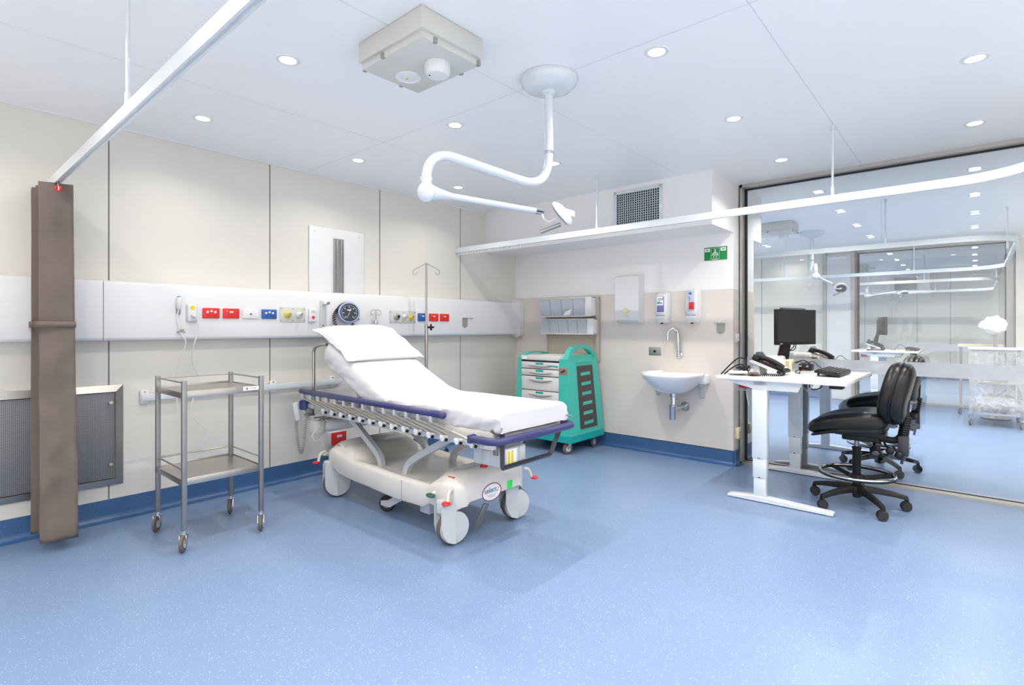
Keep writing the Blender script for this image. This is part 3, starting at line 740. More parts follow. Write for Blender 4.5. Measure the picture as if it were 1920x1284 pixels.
part(t, 'top_lip', M().box(FX, 4.02, 1.369, FX+.009, 4.19, 1.373), HOOK)
t = thing('wall_board', 'white mounting board on the panelled wall above the gauge', 'wall board', (XL, 2.57, 1.57))
part(t, 'board', M().box(XL+.0016, 2.303, 1.573, XL+.02, 2.841, 2.145, .003), WHITE)
m = M().box(XL+.02, 2.529, 1.575, XL+.024, 2.624, 2.058)
for a, b in ((2.529, 2.536), (2.551, 2.562), (2.591, 2.602), (2.617, 2.624)): m.box(XL+.02, a, 1.575, XL+.036, b, 2.058, .001)
part(t, 'channel', m, ALU, 'grey aluminium channel')
m = M()
for y in (2.35, 2.79): m.cyl((XL+.02, y, 2.1), (XL+.0215, y, 2.1), .006)
part(t, 'screw', m, GREYB)
part(t, 'slider', M().box(XL+.022, 2.556, 1.70, XL+.03, 2.60, 1.715, .001).box(XL+.022, 2.568, 1.93, XL+.03, 2.584, 1.955, .001), STEEL)
t = thing('equipment_rail', 'white equipment rail on the wall behind the trolley and bed', 'wall rail', (XL, 1.8, .76))
part(t, 'rail_bar', M().box(XL+.022, 1.085, .765, XL+.036, 2.6, .812, .003), WENAM)
for y in (1.105, 1.99, 2.52):
    b = part(t, 'rail_bracket', M().box(XL+.0016, y-.026, .745, XL+.024, y+.026, .838, .006), WPL)
    part(b, 'screw', M().cyl((XL+.024, y, .826), (XL+.027, y, .826), .006), STEEL)
t = thing('wall_access_panel', 'steel framed perforated access panel low on the wall behind the curtain', 'access panel', (XL, .55, .23))
m = M(); y0, y1, z0, z1 = -.35, .985, .228, .889; wd = .044
def mitred(m, y0, y1, z0, z1, w_, d):
    o = [(y0, z0), (y1, z0), (y1, z1), (y0, z1)]; i = [(y0+w_, z0+w_), (y1-w_, z0+w_), (y1-w_, z1-w_), (y0+w_, z1-w_)]
    for k in range(4):
        a, b = o[k], o[(k+1) % 4]; c, e = i[(k+1) % 4], i[k]
        m.loft([[Vector((XL+.0016, *p)) for p in (a, b, c, e)], [Vector((XL+d*.4, *a)), Vector((XL+d*.4, *b)), Vector((XL+d, *c)), Vector((XL+d, *e))]])
    return m
part(t, 'frame', mitred(m, y0, y1, z0, z1, wd, .028), STEEL, smooth=False)
part(t, 'perforated_door', M().box(XL+.002, y0+wd+.004, z0+wd+.004, XL+.018, y1-wd-.007, z1-wd-.004, .002), PERF, 'perforated grey steel door')
for z in (.37, .775):
    part(t, 'latch', M().cyl((XL+.018, .915, z), (XL+.034, .915, z), .011).cyl((XL+.034, .915, z), (XL+.038, .915, z), .007), STEEL)
t = thing('red_outlet_box', 'red outlet on a white box low on the wall behind the bed', 'power outlet', (XL, 2.57, .22))
part(t, 'back_box', M().box(XL+.0016, 2.48, .222, XL+.03, 2.64, .342, .004), WPL)
part(t, 'plate', M().box(XL+.03, 2.50, .226, XL+.042, 2.645, .338, .004), RED)
part(t, 'rocker_switch', M().box(XL+.041, 2.55, .29, XL+.046, 2.60, .312, .003), WPL)
# ------------------------------------------------------------------ two-shelf stainless trolley
t = thing('instrument_trolley', 'stainless two-shelf trolley on castors beside the hanging curtain', 'trolley', (-3.62, 1.278, 0))
px = (-3.388, -3.853); py = (1.062, 1.494)
def castor(t, x, y, r, top, ang, hous=CHROME, tyre=RUB, wd=.022):
    """a swivel castor with its wheel trailing along ang"""
    d = Vector((math.cos(ang), math.sin(ang), 0)); n = Vector((-d.y, d.x, 0)); c = Vector((x, y, r))-d*.018
    m = M().cyl((x, y, top-.02), (x, y, top), .014).cyl((x, y, top-.028), (x, y, top-.018), .02)
    for s_ in (-1, 1):
        o = n*s_*(wd/2+.004)
        m.loft([[Vector((x, y, top-.022))+d*.02+o, c+d*.012+o, c-d*.012+o, Vector((x, y, top-.022))-d*.02+o], [Vector((x, y, top-.022))+d*.02+o*1.25, c+d*.012+o*1.25, c-d*.012+o*1.25, Vector((x, y, top-.022))-d*.02+o*1.25]])
    m.cyl(c-n*(wd/2+.009), c+n*(wd/2+.009), .006)
    f = part(t, 'castor_fork', m, hous)
    part(f, 'wheel', M().lathe([(r*.35, -wd/2), (r*.8, -wd/2), (r*.97, -wd*.3), (r, 0), (r*.97, wd*.3), (r*.8, wd/2), (r*.35, wd/2)], c, n, 26), tyre)
    part(f, 'hub', M().lathe([(0, -wd*.55), (r*.5, -wd*.55), (r*.5, wd*.55), (0, wd*.55)], c, n, 20), GREYB)
for i, x in enumerate(px):
    for j, y in enumerate(py):
        part(t, 'post', M().box(x-.0125, y-.0125, .115, x+.0125, y+.0125, .965, .002), STEELD)
        castor(t, x, y, .05, .118, (PI-.62, PI-.5, PI-.7, PI-.55)[i*2+j])
x0, x1, y0, y1 = px[1]+.0, px[0]-.0, py[0], py[1]
for z in (.878, .382):
    m = M().box(x0+.012, y0-.002, z+.012, x1-.006, y1+.002, z+.016)
    m.box(x1-.012, y0+.012, z-.012, x1-.010+.012, y1-.012, z+.028, .001).box(x0-.002, y0+.012, z-.012, x0+.0, y1-.012, z+.028, .001)
    m.box(x0+.0, y0-.012, z-.012, x1-.0, y0-.008, z+.022, .001).box(x0, y1+.008, z-.012, x1, y1+.012, z+.022, .001)
    part(t, 'shelf', m, STEEL)
    for p, q in (((x0, y0), (x1, y0)), ((x0, y1), (x1, y1)), ((x0, y0), (x0, y1))):
        part(t, 'guard_rail', M().tube([(p[0], p[1], z+.075), (q[0], q[1], z+.075)], .005, 10), STEEL)
s = part(t, 'label_sticker', M().box(x1+.0021, 1.385, .88, x1+.0028, 1.478, .904), PAPER, 'white label with a red cross')
part(s, 'red_cross', M().box(x1+.0027, 1.398, .8895, x1+.0034, 1.416, .8935).box(x1+.0027, 1.405, .883, x1+.0034, 1.409, .9), DRED)
part(s, 'print', M().box(x1+.0027, 1.426, .893, x1+.0034, 1.466, .896).box(x1+.0027, 1.426, .887, x1+.0034, 1.458, .889), GPRINT)

# ------------------------------------------------------------------ drip stand behind the bed
t = thing('drip_stand', 'tall stainless drip stand standing behind the bed', 'drip stand', (-4.04, 3.36, 0))
X, Y = -4.035, 3.37
part(t, 'lower_pole', M().tube([(X, Y, .06), (X, Y, 1.30)], .0165, 16), STEEL)
part(t, 'upper_pole', M().tube([(X, Y, 1.28), (X, Y, 1.895)], .0105, 14), STEEL)
k = part(t, 'clamp_knob', M().lathe([(.008, 0), (.008, .02), (.02, .024), (.02, .038), (0, .04)], (X+.012, Y+.012, 1.27), (.8, .6, 0), 6), BLACK, 'black clamp knob')
for a in (0, PI/3, 2*PI/3): pass
part(k, 'knob_wings', M().obox((X+.036, Y+.03, 1.27), (.014, .02, .062), Matrix.Rotation(.3, 3, 'Z'), .004).obox((X+.036, Y+.03, 1.27), (.014, .062, .02), Matrix.Rotation(-.5, 3, 'Z'), .004), BLACK)
for s_ in (-1, 1):
    d = Vector((.755*s_, .656*s_, 0))
    c = Vector((X, Y, 0))
    P = [c+Vector((0, 0, 1.893)), c+d*.122+Vector((0, 0, 1.828))]+smoothpath([c+d*.126+Vector((0, 0, 1.822)), c+d*.131+Vector((0, 0, 1.803)), c+d*.12+Vector((0, 0, 1.783)), c+d*.1+Vector((0, 0, 1.785)), c+d*.09+Vector((0, 0, 1.808))], 6)
    part(t, 'hook', M().tube(P, .0036, 8), STEEL)
for k in range(5):
    a = 2*PI*k/5+.25; d = Vector((math.cos(a), math.sin(a), 0)); c = Vector((X, Y, 0))
    l = part(t, 'foot', M().tube([c+Vector((0, 0, .1)), c+d*.1+Vector((0, 0, .09)), c+d*.25+Vector((0, 0, .07))], .011, 10), STEEL)
    e = c+d*.25
    part(l, 'castor', M().lathe([(.008, -.011), (.022, -.011), (.025, 0), (.022, .011), (.008, .011)], (e.x, e.y, .025), (-d.y, d.x, 0), 18).cyl((e.x, e.y, .03), (e.x, e.y, .07), .007), DRUB)
part(t, 'base_hub', M().lathe([(.03, .075), (.032, .105), (.02, .115), (0, .115)], (X, Y, 0), seg=20), STEEL)

# ------------------------------------------------------------------ patient trolley bed
BY = 2.42
bed = thing('hospital_bed', 'white wheeled hospital stretcher bed with raised backrest and navy bumpers', 'hospital bed', (-2.9, BY, 0))
def interp(tab, x):
    for (a, p), (b, q) in zip(tab, tab[1:]):
        if x <= b:
            u = max(0, min(1, (x-a)/(b-a))); u = u*u*(3-2*u); return p+(q-p)*u
    return tab[-1][1]
ZT = [(-3.720, .30), (-3.680, .345), (-3.600, .372), (-3.470, .36), (-3.300, .332), (-2.750, .316), (-2.514, .316), (-2.443, .345), (-2.357, .362), (-2.271, .36), (-2.235, .335)]
ZB = [(-3.720, .27), (-3.620, .235), (-3.470, .20), (-3.270, .186), (-2.800, .166), (-2.560, .172), (-2.486, .205), (-2.393, .198), (-2.299, .195), (-2.235, .225)]
ZD = [(-3.720, .33), (-3.660, .40), (-3.540, .428), (-3.400, .41), (-3.220, .305), (-2.600, .296), (-2.514, .30), (-2.414, .405), (-2.299, .415), (-2.256, .395), (-2.235, .355)]
HWt = [(-3.720, .25), (-3.640, .315), (-3.500, .325), (-2.371, .325), (-2.285, .31), (-2.235, .255)]
rings = []
xs = [-3.72+1.485*k/70 for k in range(71)]
for x in xs:
    hw = interp(HWt, x); zt = interp(ZT, x); zb = interp(ZB, x); zd = interp(ZD, x)
    
    sec = [(-hw+.03, zb+.02), (-hw+.008, zb), (-hw, zb+.012), (-hw, zt-.03), (-hw+.006, zt-.010), (-hw+.02, zt), (-hw+.045, zt-.002 if zd < zt else zt+(zd-zt)*.35), (-hw+.075, zt-.02 if zd < zt else zt+(zd-zt)*.75), (-hw+.11, zd), (-.1, zd+.004)]
    full = sec+[(-y, z) for y, z in reversed(sec)]
    
    full = [(y, z) for y, z in full]
    rings.append([Vector((x, BY+y, z)) for y, z in full])
# the foot face swells out and closes in a rounded nose
part(bed, 'base_cover', M().loft(rings), HULL, 'warm white moulded base cover', sharp=50)
part(bed, 'cover_joint', M().box(-2.752, BY-.3262, .172, -2.749, BY-.3245, .30).box(-2.752, BY+.3245, .172, -2.749, BY+.3262, .30), JOINT)
# lettered oval and green card on the foot face
face = Vector((-2.109, 0, 0))
ux, uy_ = Vector((-.02, 1, 0)), Vector((-.0, 0, 1))
m = M(); m.bm.faces.new(m.ring([(.083*math.cos(2*PI*k/48), .052*math.sin(2*PI*k/48), 0) for k in range(48)]))
def foot_face(m, y, z, off): return place(m, (-2.2342+off, y, z), (0, 1, 0), (0, 0, 1))
st = part(bed, 'maker_badge', foot_face(m, 2.383, .262, .0), PAPER, 'white oval sticker with a maroon rim')
m = M(); m.tube([(.083*math.cos(2*PI*k/48), .052*math.sin(2*PI*k/48), 0) for k in range(48)], .0028, 6, True)
part(st, 'badge_rim', foot_face(m, 2.383, .262, .0005), MAROON)
part(st, 'badge_lettering', foot_face(text_mesh('select', .046).move((-.012, .012, 0)), 2.383, .262, .0012), TEXTB)
m = M().box(-.045, -.0165, 0, .045, -.0150, .0004).box(-.035, -.0235, 0, .03, -.022, .0004).box(-.025, -.030, 0, .03, -.0285, .0004)
m.tube([(.042, .004, .0003), (.05, -.004, .0003), (.066, .022, .0003)], .0012, 5)
part(st, 'badge_small_print', foot_face(m, 2.383, .262, .0006), MAROON)
part(bed, 'green_card', foot_face(M().box(-.024, -.026, 0, .024, .026, .0006), 2.55, .272, .001), LIME, 'fluorescent green square card')
# big covered wheels at the four corners
for x, y, a in ((-3.63, BY-.25, 1.25), (-3.60, BY+.27, 1.3), (-2.317, BY-.285, 1.35), (-2.312, BY+.272, 1.28)):
    d = Vector((math.cos(a), math.sin(a), 0)); n = Vector((-d.y, d.x, 0)); r = .102; c = Vector((x, y, r))
    wl = part(bed, 'castor_wheel', M().lathe([(r*.7, -.022), (r*.93, -.022), (r, -.012), (r, .012), (r*.93, .022), (r*.7, .022)], c, n, 44), RUB)
    for s_ in (-1, 1):
        part(wl, 'wheel_cover', M().lathe([(r*.93, 0), (r*.9, .012), (r*.55, .018), (0, .02)], c+n*s_*.021, n*s_, 40), GREYB)
    for s_ in (-1, 1):
        pl = []
        o = n*s_*.0415
        top = .245
        pts = [(-.098, top), (-.098, .12), (-.088, .075), (-.06, .035), (-.03, .018), (-.004, .012), (-.004, .19), (.01, top)]
        wl2 = part(wl, 'wheel_guard', M().loft([[c+d*px_+o*.95+Vector((0, 0, z-r)) for px_, z in pts], [c+d*px_+o*1.12+Vector((0, 0, z-r)) for px_, z in pts]]), GREYB)
    part(bed, 'castor_stem', M().box(-.03, -.04, .19, .03, .04, .275, .012, 2, Matrix.Translation((x-.055*d.x, y-.055*d.y, 0))), GREYB)
# brake and steer pedals
for x, y, dx, dy in ((-3.70, BY-.345, -.2, -1), (-2.285, BY-.335, .2, -1), (-2.255, BY+.345, .6, 1), (-3.60, BY+.36, .0, 1)):
    part(bed, 'brake_pedal', M().sphere((x+dx*.03, y+dy*.035, .262), .026, 16, (1.15, 1., .42)), RED, 'red brake pedal')
    part(bed, 'pedal_lever', M().tube(bend([(x-.01, y-dy*.04, .33), (x-.005, y+dy*.005, .325), (x+dx*.01, y+dy*.02, .265)], .03, 5), .011, 10), HULL)
for x, y, dy in ((-2.44, BY-.334, -1), (-3.80, BY-.27, -1)):
    part(bed, 'steer_pedal', M().sphere((x, y+dy*.016, .272), .028, 16, (1.25, .8, .45)), DGREEN, 'dark green steering pedal')
    part(bed, 'pedal_bracket', M().tube([(x+.02, y+.03, .30), (x, y, .276)], .010, 8), HULL)
for x, y in ((-2.34, BY-.265), (-2.34, BY+.25), (-3.56, BY-.265)):
    zz = interp(ZT, x)+.018
    part(bed, 'pedal_symbol', M().box(x-.028, y-.012, zz, x-.006, y+.010, zz+.005).box(x+.002, y-.012, zz, x+.022, y+.010, zz+.005), RED if x > -3 else DRED, 'small printed pedal symbol')
part(bed, 'pull_slot', M().box(-2.315, 2.40, .4145, -2.30, 2.47, .4185), DARK)
# steering wheel under the middle, stub feet
fw = part(bed, 'steering_wheel', M().lathe([(.02, -.016), (.045, -.016), (.055, -.008), (.055, .008), (.045, .016), (.02, .016)], (-3.06, 2.21, .056), (-.5, .86, 0), 30), DRUB, 'small dark steering wheel under the base')
part(fw, 'wheel_hub', M().lathe([(0, -.018), (.026, -.018), (.026, .018), (0, .018)], (-3.06, 2.21, .056), (-.5, .86, 0), 20), STEELD)
part(fw, 'wheel_arm', M().loft([[Vector((-3.08+dx, 2.17, .05+dz)) for dx, dz in ((0, 0), (.1, .005), (.25, .09), (.2, .115), (.08, .05), (0, .03))], [Vector((-3.08+dx, 2.18, .05+dz)) for dx, dz in ((0, 0), (.1, .005), (.25, .09), (.2, .115), (.08, .05), (0, .03))]]), CGREY)
part(bed, 'stop_block', M().box(-3.44, 2.28, .09, -3.40, 2.32, .22, .003), CGREY)
part(bed, 'stop_block', M().box(-2.66, 2.17, .10, -2.57, 2.23, .2, .004), CGREY)
part(bed, 'tow_bar', M().obox((-2.30, 2.36, .105), (.012, .05, .16), Matrix.Rotation(-.35, 3, 'X')@Matrix.Rotation(.2, 3, 'Y'), .004), STEELD)
# crossed lifting arms
for y in (BY-.205, BY+.205):
    for x0, x1, kx in ((-3.55, -3.14, .0), (-2.37, -2.84, 0.)):
        s_ = 1 if x1 > x0 else -1
        P = bend([(x0, y, .615), (x1-.09*s_, y, .42), (x1, y, .36), (x1+.02*s_, y, .262)], .14, 8)
        w2 = .021; rings = []
        for i, p in enumerate(P):
            tt = (P[min(i+1, len(P)-1)]-P[max(i-1, 0)]).normalized(); nn = Vector((-tt.z, 0, tt.x))
            rings.append([p+nn*w2+Vector((0, -.018, 0)), p-nn*w2+Vector((0, -.018, 0)), p-nn*w2+Vector((0, .018, 0)), p+nn*w2+Vector((0, .018, 0))])
        part(bed, 'lift_arm', M().loft(rings), CGREY, sharp=30)
# deck frame
part(bed, 'deck_frame', M().box(-3.86, BY-.315, .60, -1.97, BY-.275, .70, .008).box(-3.86, BY+.275, .60, -1.97, BY+.315, .70, .008).box(-3.86, BY-.3, .63, -3.82, BY+.3, .68, .006).box(-2.01, BY-.3, .635, -1.97, BY+.3, .675, .006).box(-3.0, BY-.29, .672, -1.99, BY+.29, .695), HULL)
part(bed, 'deck_bar', M().box(-3.55, BY-.22, .585, -2.3, BY-.185, .625, .004).box(-3.55, BY+.185, .585, -2.3, BY+.22, .625, .004).box(-1.985, BY-.29, .692, -1.965, BY+.29, .716, .002), STEELD)
part(bed, 'deck_screw', M().cyl((-2.28, BY-.3155, .665), (-2.28, BY-.321, .665), .008), WPL)
# foot bumper bent round the end
P = bend([(-2.07, BY-.37, .662), (-1.895, BY-.365, .662), (-1.895, BY+.365, .662), (-2.07, BY+.37, .662)], .085, 8)
rings = []
for i, p in enumerate(P):
    tt = (P[min(i+1, len(P)-1)]-P[max(i-1, 0)]).normalized(); nn = Vector((tt.y, -tt.x, 0))
    rings.append([p+nn*a+Vector((0, 0, b)) for a, b in ((-.012, -.018), (.012, -.020), (.022, -.012), (.025, 0), (.022, .012), (.012, .020), (-.012, .018))])
part(bed, 'foot_bumper', M().loft(rings), NAVY, 'navy wrap-around foot bumper', sharp=50)
for s_ in (-1, 1):
    part(bed, 'bumper_cap', M().box(-2.085, BY+s_*.37-.027, .638, -2.06, BY+s_*.37+.027, .686, .008), NAVY)
    part(bed, 'foot_latch', M().box(-1.985, BY+s_*.29-.02, .69, -1.955, BY+s_*.29+.012, .716, .005).cyl((-1.972, BY+s_*.25, .706), (-1.972, BY+s_*.325, .706), .006).tube(bend([(-1.955, BY+s_*.27, .72), (-1.91, BY+s_*.30, .728), (-1.895, BY+s_*.34, .708)], .02, 4), .005, 8), STEELD)
part(bed, 'foot_stripe', M().box(-1.964, BY-.235, .693, -1.9625, BY-.18, .713), mat('pink_sticker', rgb(236, 190, 178), .5))
# head bumper and push handle
for s_ in (-1, 1):
    part(bed, 'head_bumper', M().cyl((-3.965, BY+s_*.335, .632), (-3.965, BY+s_*.335, .694), .04, seg=24).cyl((-3.965, BY+s_*.335, .625), (-3.965, BY+s_*.335, .70), .03, seg=24), mat('blue_roller', rgb(36, 58, 118), .35), 'blue corner roller')
for s_ in (-1, 1): part(bed, 'head_bracket', M().box(-3.96, BY+s_*.31-.02, .64, -3.84, BY+s_*.31+.02, .675, .006), CGREY)
part(bed, 'push_handle', M().tube(bend([(-3.945, BY-.27, .64), (-3.945, BY-.27, 1.105), (-3.87, BY-.255, 1.135), (-3.80, BY-.24, 1.135)], .06, 8), .013, 14), STEEL, 'steel push handle')
part(bed, 'push_handle', M().tube(bend([(-3.945, BY+.27, .64), (-3.945, BY+.27, 1.105), (-3.87, BY+.255, 1.135), (-3.80, BY+.24, 1.135)], .06, 8), .013, 14), STEEL, 'steel push handle')
# backrest board under the raised head section
def bp(s, h): # along the incline from the hinge, h above it
    a = math.radians(25.5); return Vector((-2.93-s*math.cos(a)-h*math.sin(a)*1., 0, .71+s*math.sin(a)+h*math.cos(a)))
m = M(); A = [bp(0, -.012), bp(.86, -.012), bp(.86, .012), bp(0, .012)]
part(bed, 'backrest_board', m.loft([[v+Vector((0, BY-.28, 0)) for v in A], [v+Vector((0, BY+.28, 0)) for v in A]]), HULL)
part(bed, 'backrest_strut', M().tube([(-3.55, BY-.12, .66), bp(.66, -.02)+Vector((0, BY-.12, 0))], .016, 10).tube([(-3.55, BY+.12, .66), bp(.66, -.02)+Vector((0, BY+.12, 0))], .016, 10), CGREY)
part(bed, 'head_tray', M().box(-3.83, BY-.27, .655, -3.0, BY+.27, .667, .003), mat('smoky_tray', rgb(120, 128, 140), .25))
# side rails folded down: top tube, thirteen slanted tubes, clips and pivots
for s_ in (-1, 1):
    Yr = BY+s_*.36
    part(bed, 'side_rail_grip', M().tube([(-3.985, Yr, .773), (-3.97, Yr, .773), (-2.345, Yr, .762), (-2.33, Yr, .762)], [.012, .0205, .0205, .013], 16), NAVY, 'navy top grip of the folded side rail')
    part(bed, 'rail_end_cap', M().sphere((-2.325, Yr, .762), .024, 16, (1.2, 1, 1)).cyl((-2.40, Yr, .7625), (-2.325, Yr, .7618), .0225), NAVY)
    part(bed, 'side_rail_beam', M().box(-3.70, Yr-s_*.03-.008, .612, -2.03, Yr-s_*.03+.008, .64, .003), CGREY)
    n = 14
    for k in range(n):
        u = k/(n-1); xt = -3.935+u*(3.935-2.415); zt = .745-.008*u; xp = -3.625+u*(3.625-2.07); zp = .652-.022*u
        tb = part(bed, 'rail_tube', M().tube(bend([(xt, Yr, zt-.012), (xt+.015, Yr, zt-.03), (xp-.055, Yr, zp+.025), (xp-.012, Yr, zp+.008), (xp+.01, Yr, zp)], .03, 4), .0066, 8), SATIN)
        part(tb, 'tube_clip', M().box(xt-.014, Yr-.015, zt-.028, xt+.010, Yr+.015, zt+.012, .004), CGREY)
        part(tb, 'pivot', M().cyl((xp-.002, Yr+s_*.014, zp-.004), (xp-.002, Yr-s_*.03, zp-.004), .015, seg=16).cyl((xp-.022, Yr+s_*.002, zp+.004), (xp-.0, Yr+s_*.002, zp+.002), .013, seg=12), WPL)
        part(tb, 'pivot_bolt', M().cyl((xp+.014, Yr+s_*.0, zp-.008), (xp+.024, Yr+s_*.0, zp-.010), .0095, seg=12), BLACK)
# hand control with its coiled lead
hc = part(bed, 'hand_control', M().obox((-4.06, BY-.35, .60), (.018, .048, .15), Matrix.Rotation(-.45, 3, 'Z')@Matrix.Rotation(.16, 3, 'X')@Matrix.Rotation(-.1, 3, 'Y'), .008, 3), CGREY, 'light grey hand control')
rm = Matrix.Rotation(-.45, 3, 'Z')@Matrix.Rotation(.16, 3, 'X')@Matrix.Rotation(-.1, 3, 'Y')
m = M()
for i in range(3):
    for j in (-1, 1):
        m.obox(Vector((-4.06, BY-.35, .60))+rm@Vector((.0065, j*.008, .045-i*.02)), (.003, .008, .010), rm, .001)
part(hc, 'control_buttons', m, BLACK)
part(hc, 'coiled_lead', M().tube(coil([(-4.05, BY-.36, .53), (-4.045, BY-.36, .46), (-4.04, BY-.35, .36), (-4.0, BY-.345, .285), (-3.96, BY-.345, .36), (-3.95, BY-.34, .48), (-3.93, BY-.33, .60)], .0105, 44, 8), .0024, 5), mat('lead_grey', rgb(150, 152, 154), .5))
part(bed, 'rail_clamp', M().box(-3.95, BY-.34, .60, -3.88, BY-.29, .645, .006).box(-3.93, BY-.36, .58, -3.90, BY-.28, .60, .004).tube([(-3.92, BY-.33, .60), (-3.85, BY-.33, .47)], .007, 8), STEELD)
# control box slung under the foot end and the dark bail round it
cb = part(bed, 'control_box', M().box(-2.20, BY-.235, .485, -1.955, BY-.045, .60, .012, 3), GREYB, 'pale grey control box under the foot end')
part(cb, 'box_recess', M().box(-2.13, BY-.2385, .505, -2.06, BY-.234, .57, .002).box(-2.19, BY-.2375, .495, -2.16, BY-.234, .515), CGREY)
part(cb, 'box_seam', M().box(-1.9555, BY-.11, .49, -1.9535, BY-.107, .596), GPRINT)
part(cb, 'yellow_sticker', M().box(-1.9552, BY-.208, .505, -1.953, BY-.188, .582).box(-1.9552, BY-.178, .505, -1.953, BY-.16, .582), YEL, 'yellow stickers')
part(cb, 'white_sticker', M().box(-1.9551, BY-.216, .50, -1.9538, BY-.13, .588), PAPER)
part(cb, 'red_button', M().cyl((-2.13, BY-.215, .474), (-2.13, BY-.215, .49), .016).cyl((-2.13, BY-.215, .468), (-2.13, BY-.215, .476), .023), DRED)
part(cb, 'socket', M().box(-2.03, BY-.246, .555, -2.0, BY-.233, .60, .003), STEELD)
part(bed, 'foot_bail', M().tube(bend([(-1.945, BY-.262, .70), (-1.945, BY-.262, .50), (-1.945, BY+.17, .50), (-1.945, BY+.27, .64)], .012, 4), .014, 4, rz=.018), DGREY, 'dark grey bail', sharp=20)

# mattress in its fitted sheet
def mattress():
    top = []; xs_ = []
    path = []
    L1, L2 = 1.02, .86
    n = 90
    a = math.radians(25.5)
    for k in range(n+1):
        s = k/n*(L1+L2)
        if s < L1-.12: p = Vector((-1.915-s, 0, .70)); th = 0.
        elif s < L1+.12:
            u = (s-L1+.12)/.24; th = a*u*u*(3-2*u)
            p = Vector((-1.915-s+.012*u, 0, .70+.042*u*u))
        else:
            d = s-L1-.12; p = Vector((-1.915-L1-.12+.012-d*math.cos(a), 0, .742+d*math.sin(a))); th = a
        path.append((p, th, s))
    rings = []; hw = .318; T = .108
    for i, (p, th, s) in enumerate(path):
        nrm = Vector((math.sin(th)*-1*-1 if False else math.sin(th), 0, math.cos(th)))
        nrm = Vector((math.sin(th), 0, math.cos(th)))
        e = min(s, L1+L2-s)
        sh = 1. if e > .05 else math.sqrt(max(.0, 1-((.05-e)/.05)**2))*.35+.65
        ring = []
        m_ = 44; r = .04
        prof = []
        W, Hh = hw*(1 if e > .05 else .955+.045*sh), T
        for k in range(12): prof.append((-W+.03+(2*W-.06)*k/12, 0))
        for k in range(5): q = k/5*PI/2; prof.append((W-.03+.03*math.sin(q), .03-.03*math.cos(q)))
        for k in range(5): prof.append((W, .03+(Hh-.03-r)*k/5))
        for k in range(5): q = k/5*PI/2; prof.append((W-r+r*math.cos(q), Hh-r+r*math.sin(q)))
        for k in range(12): prof.append((W-r-(2*W-2*r)*k/12, Hh))
        for k in range(5): q = k/5*PI/2; prof.append((-W+r-r*math.sin(q), Hh-r+r*math.cos(q)))
        for k in range(5): prof.append((-W, Hh-r-(Hh-.03-r)*k/5))
        for k in range(5): q = k/5*PI/2; prof.append((-W+.03-.03*math.cos(q), .03-.03*math.sin(q)))
        for y, h in prof:
            side = max(0., (abs(y)-W+.05)/.05)
            hh = h/Hh
            wr = .011*noise.noise(Vector((s*7+hh*3, y*3, hh*2.5)))*side + (.0055 if s < .95 else .0022)*math.sin(s*58+y*40+hh*8+3*noise.noise(Vector((s*5, hh, 1))))*side*(1-hh)*1.6
            topw = .0035*noise.noise(Vector((s*4, y*5, 2.)))*(hh > .9)
            drop = -.02*(1-hh)*side*(.6+.5*noise.noise(Vector((s*6, 3, 1))))-.05*(1-hh)*min(1, max(0, (s-.95)/.2))
            q = p+Vector((0, BY+y+(wr if y > 0 else -wr), 0))+nrm*(h*(1 if e > .05 else .7+.3*sh)+topw+drop)
            if s < .05 : q.x += .012*noise.noise(Vector((y*9, h*20, 0)))
            ring.append(q)
        rings.append(ring)
    return M().loft(rings)
mt = solo('mattress', mattress(), SHEET, 'long white sheeted mattress bent up at the head of the bed', 'mattress')
# pillow
def pillow():
    a = math.radians(25.5); u = Vector((math.cos(a), 0, -math.sin(a))); v = Vector((0, 1, 0)); n_ = Vector((math.sin(a), 0, math.cos(a)))
    c = Vector((-3.585, BY+.005, 1.085+.062)); a_, b_ = .255, .325
    m = M(); N_ = 40; rows = []
    def f(s, t, sg):
        x = s*2-1; y = t*2-1
        ed = (1-abs(x)**3.2)*(1-abs(y)**3.2)
        h = .092*max(ed, 0)**.5
        pin = 1+.07*(abs(x)**3)*(abs(y)**3)-.05*(abs(y)**2)*(1-abs(x))*0
        wr = .016*noise.noise(Vector((x*2.1+5, y*2.6, sg)))*ed+.009*noise.noise(Vector((x*6, y*5, sg+3)))*ed
        droop = -.03*(max(0, -x-.55))*1. + .0
        return c+u*x*a_*pin+v*y*b_*pin+n_*(sg*h*(1 if sg > 0 else .62)+wr*(sg > 0)+droop+.012*noise.noise(Vector((x*3, y*3, 9)))*(abs(y) > .8))
    m.grid(N_, N_, lambda s, t: f(s, t, 1)); m.grid(N_, N_, lambda s, t: f(s, t, -1))
    bmesh.ops.remove_doubles(m.bm, verts=m.bm.verts, dist=.0008)
    return m
solo('pillow', pillow(), SHEET, 'white pillow resting on the raised head of the bed', 'pillow')
# gas cylinder slung below the head end
t = thing('oxygen_cylinder', 'white gas cylinder lying under the head of the bed', 'gas cylinder', (-3.83, BY, .43))
cx_, z = -3.83, .505
m = M(); m.lathe([(0, -.30), (.04, -.295), (.05, -.27), (.052, .22), (.045, .26), (.025, .285), (0, .285)], (cx_, BY+.02, z), (0, -1, 0), 28)
part(t, 'cylinder_body', m, WPL)
part(t, 'valve', M().box(cx_-.05, BY-.345, z-.055, cx_+.045, BY-.255, z+.045, .012, 3).cyl((cx_+.044, BY-.30, z-.005), (cx_+.06, BY-.30, z-.005), .026), BOXG)
part(t, 'paper_tag', M().lathe([(.0535, .05), (.0535, .13)], (cx_, BY+.02, z), (0, -1, 0), 28), PAPER)
part(t, 'lettering', place(text_mesh('OXY', .085, .001), (cx_+.0545, BY+.07, z+.01), (0, -1, 0), (0, 0, -1)), PRINT, 'upside-down black lettering')
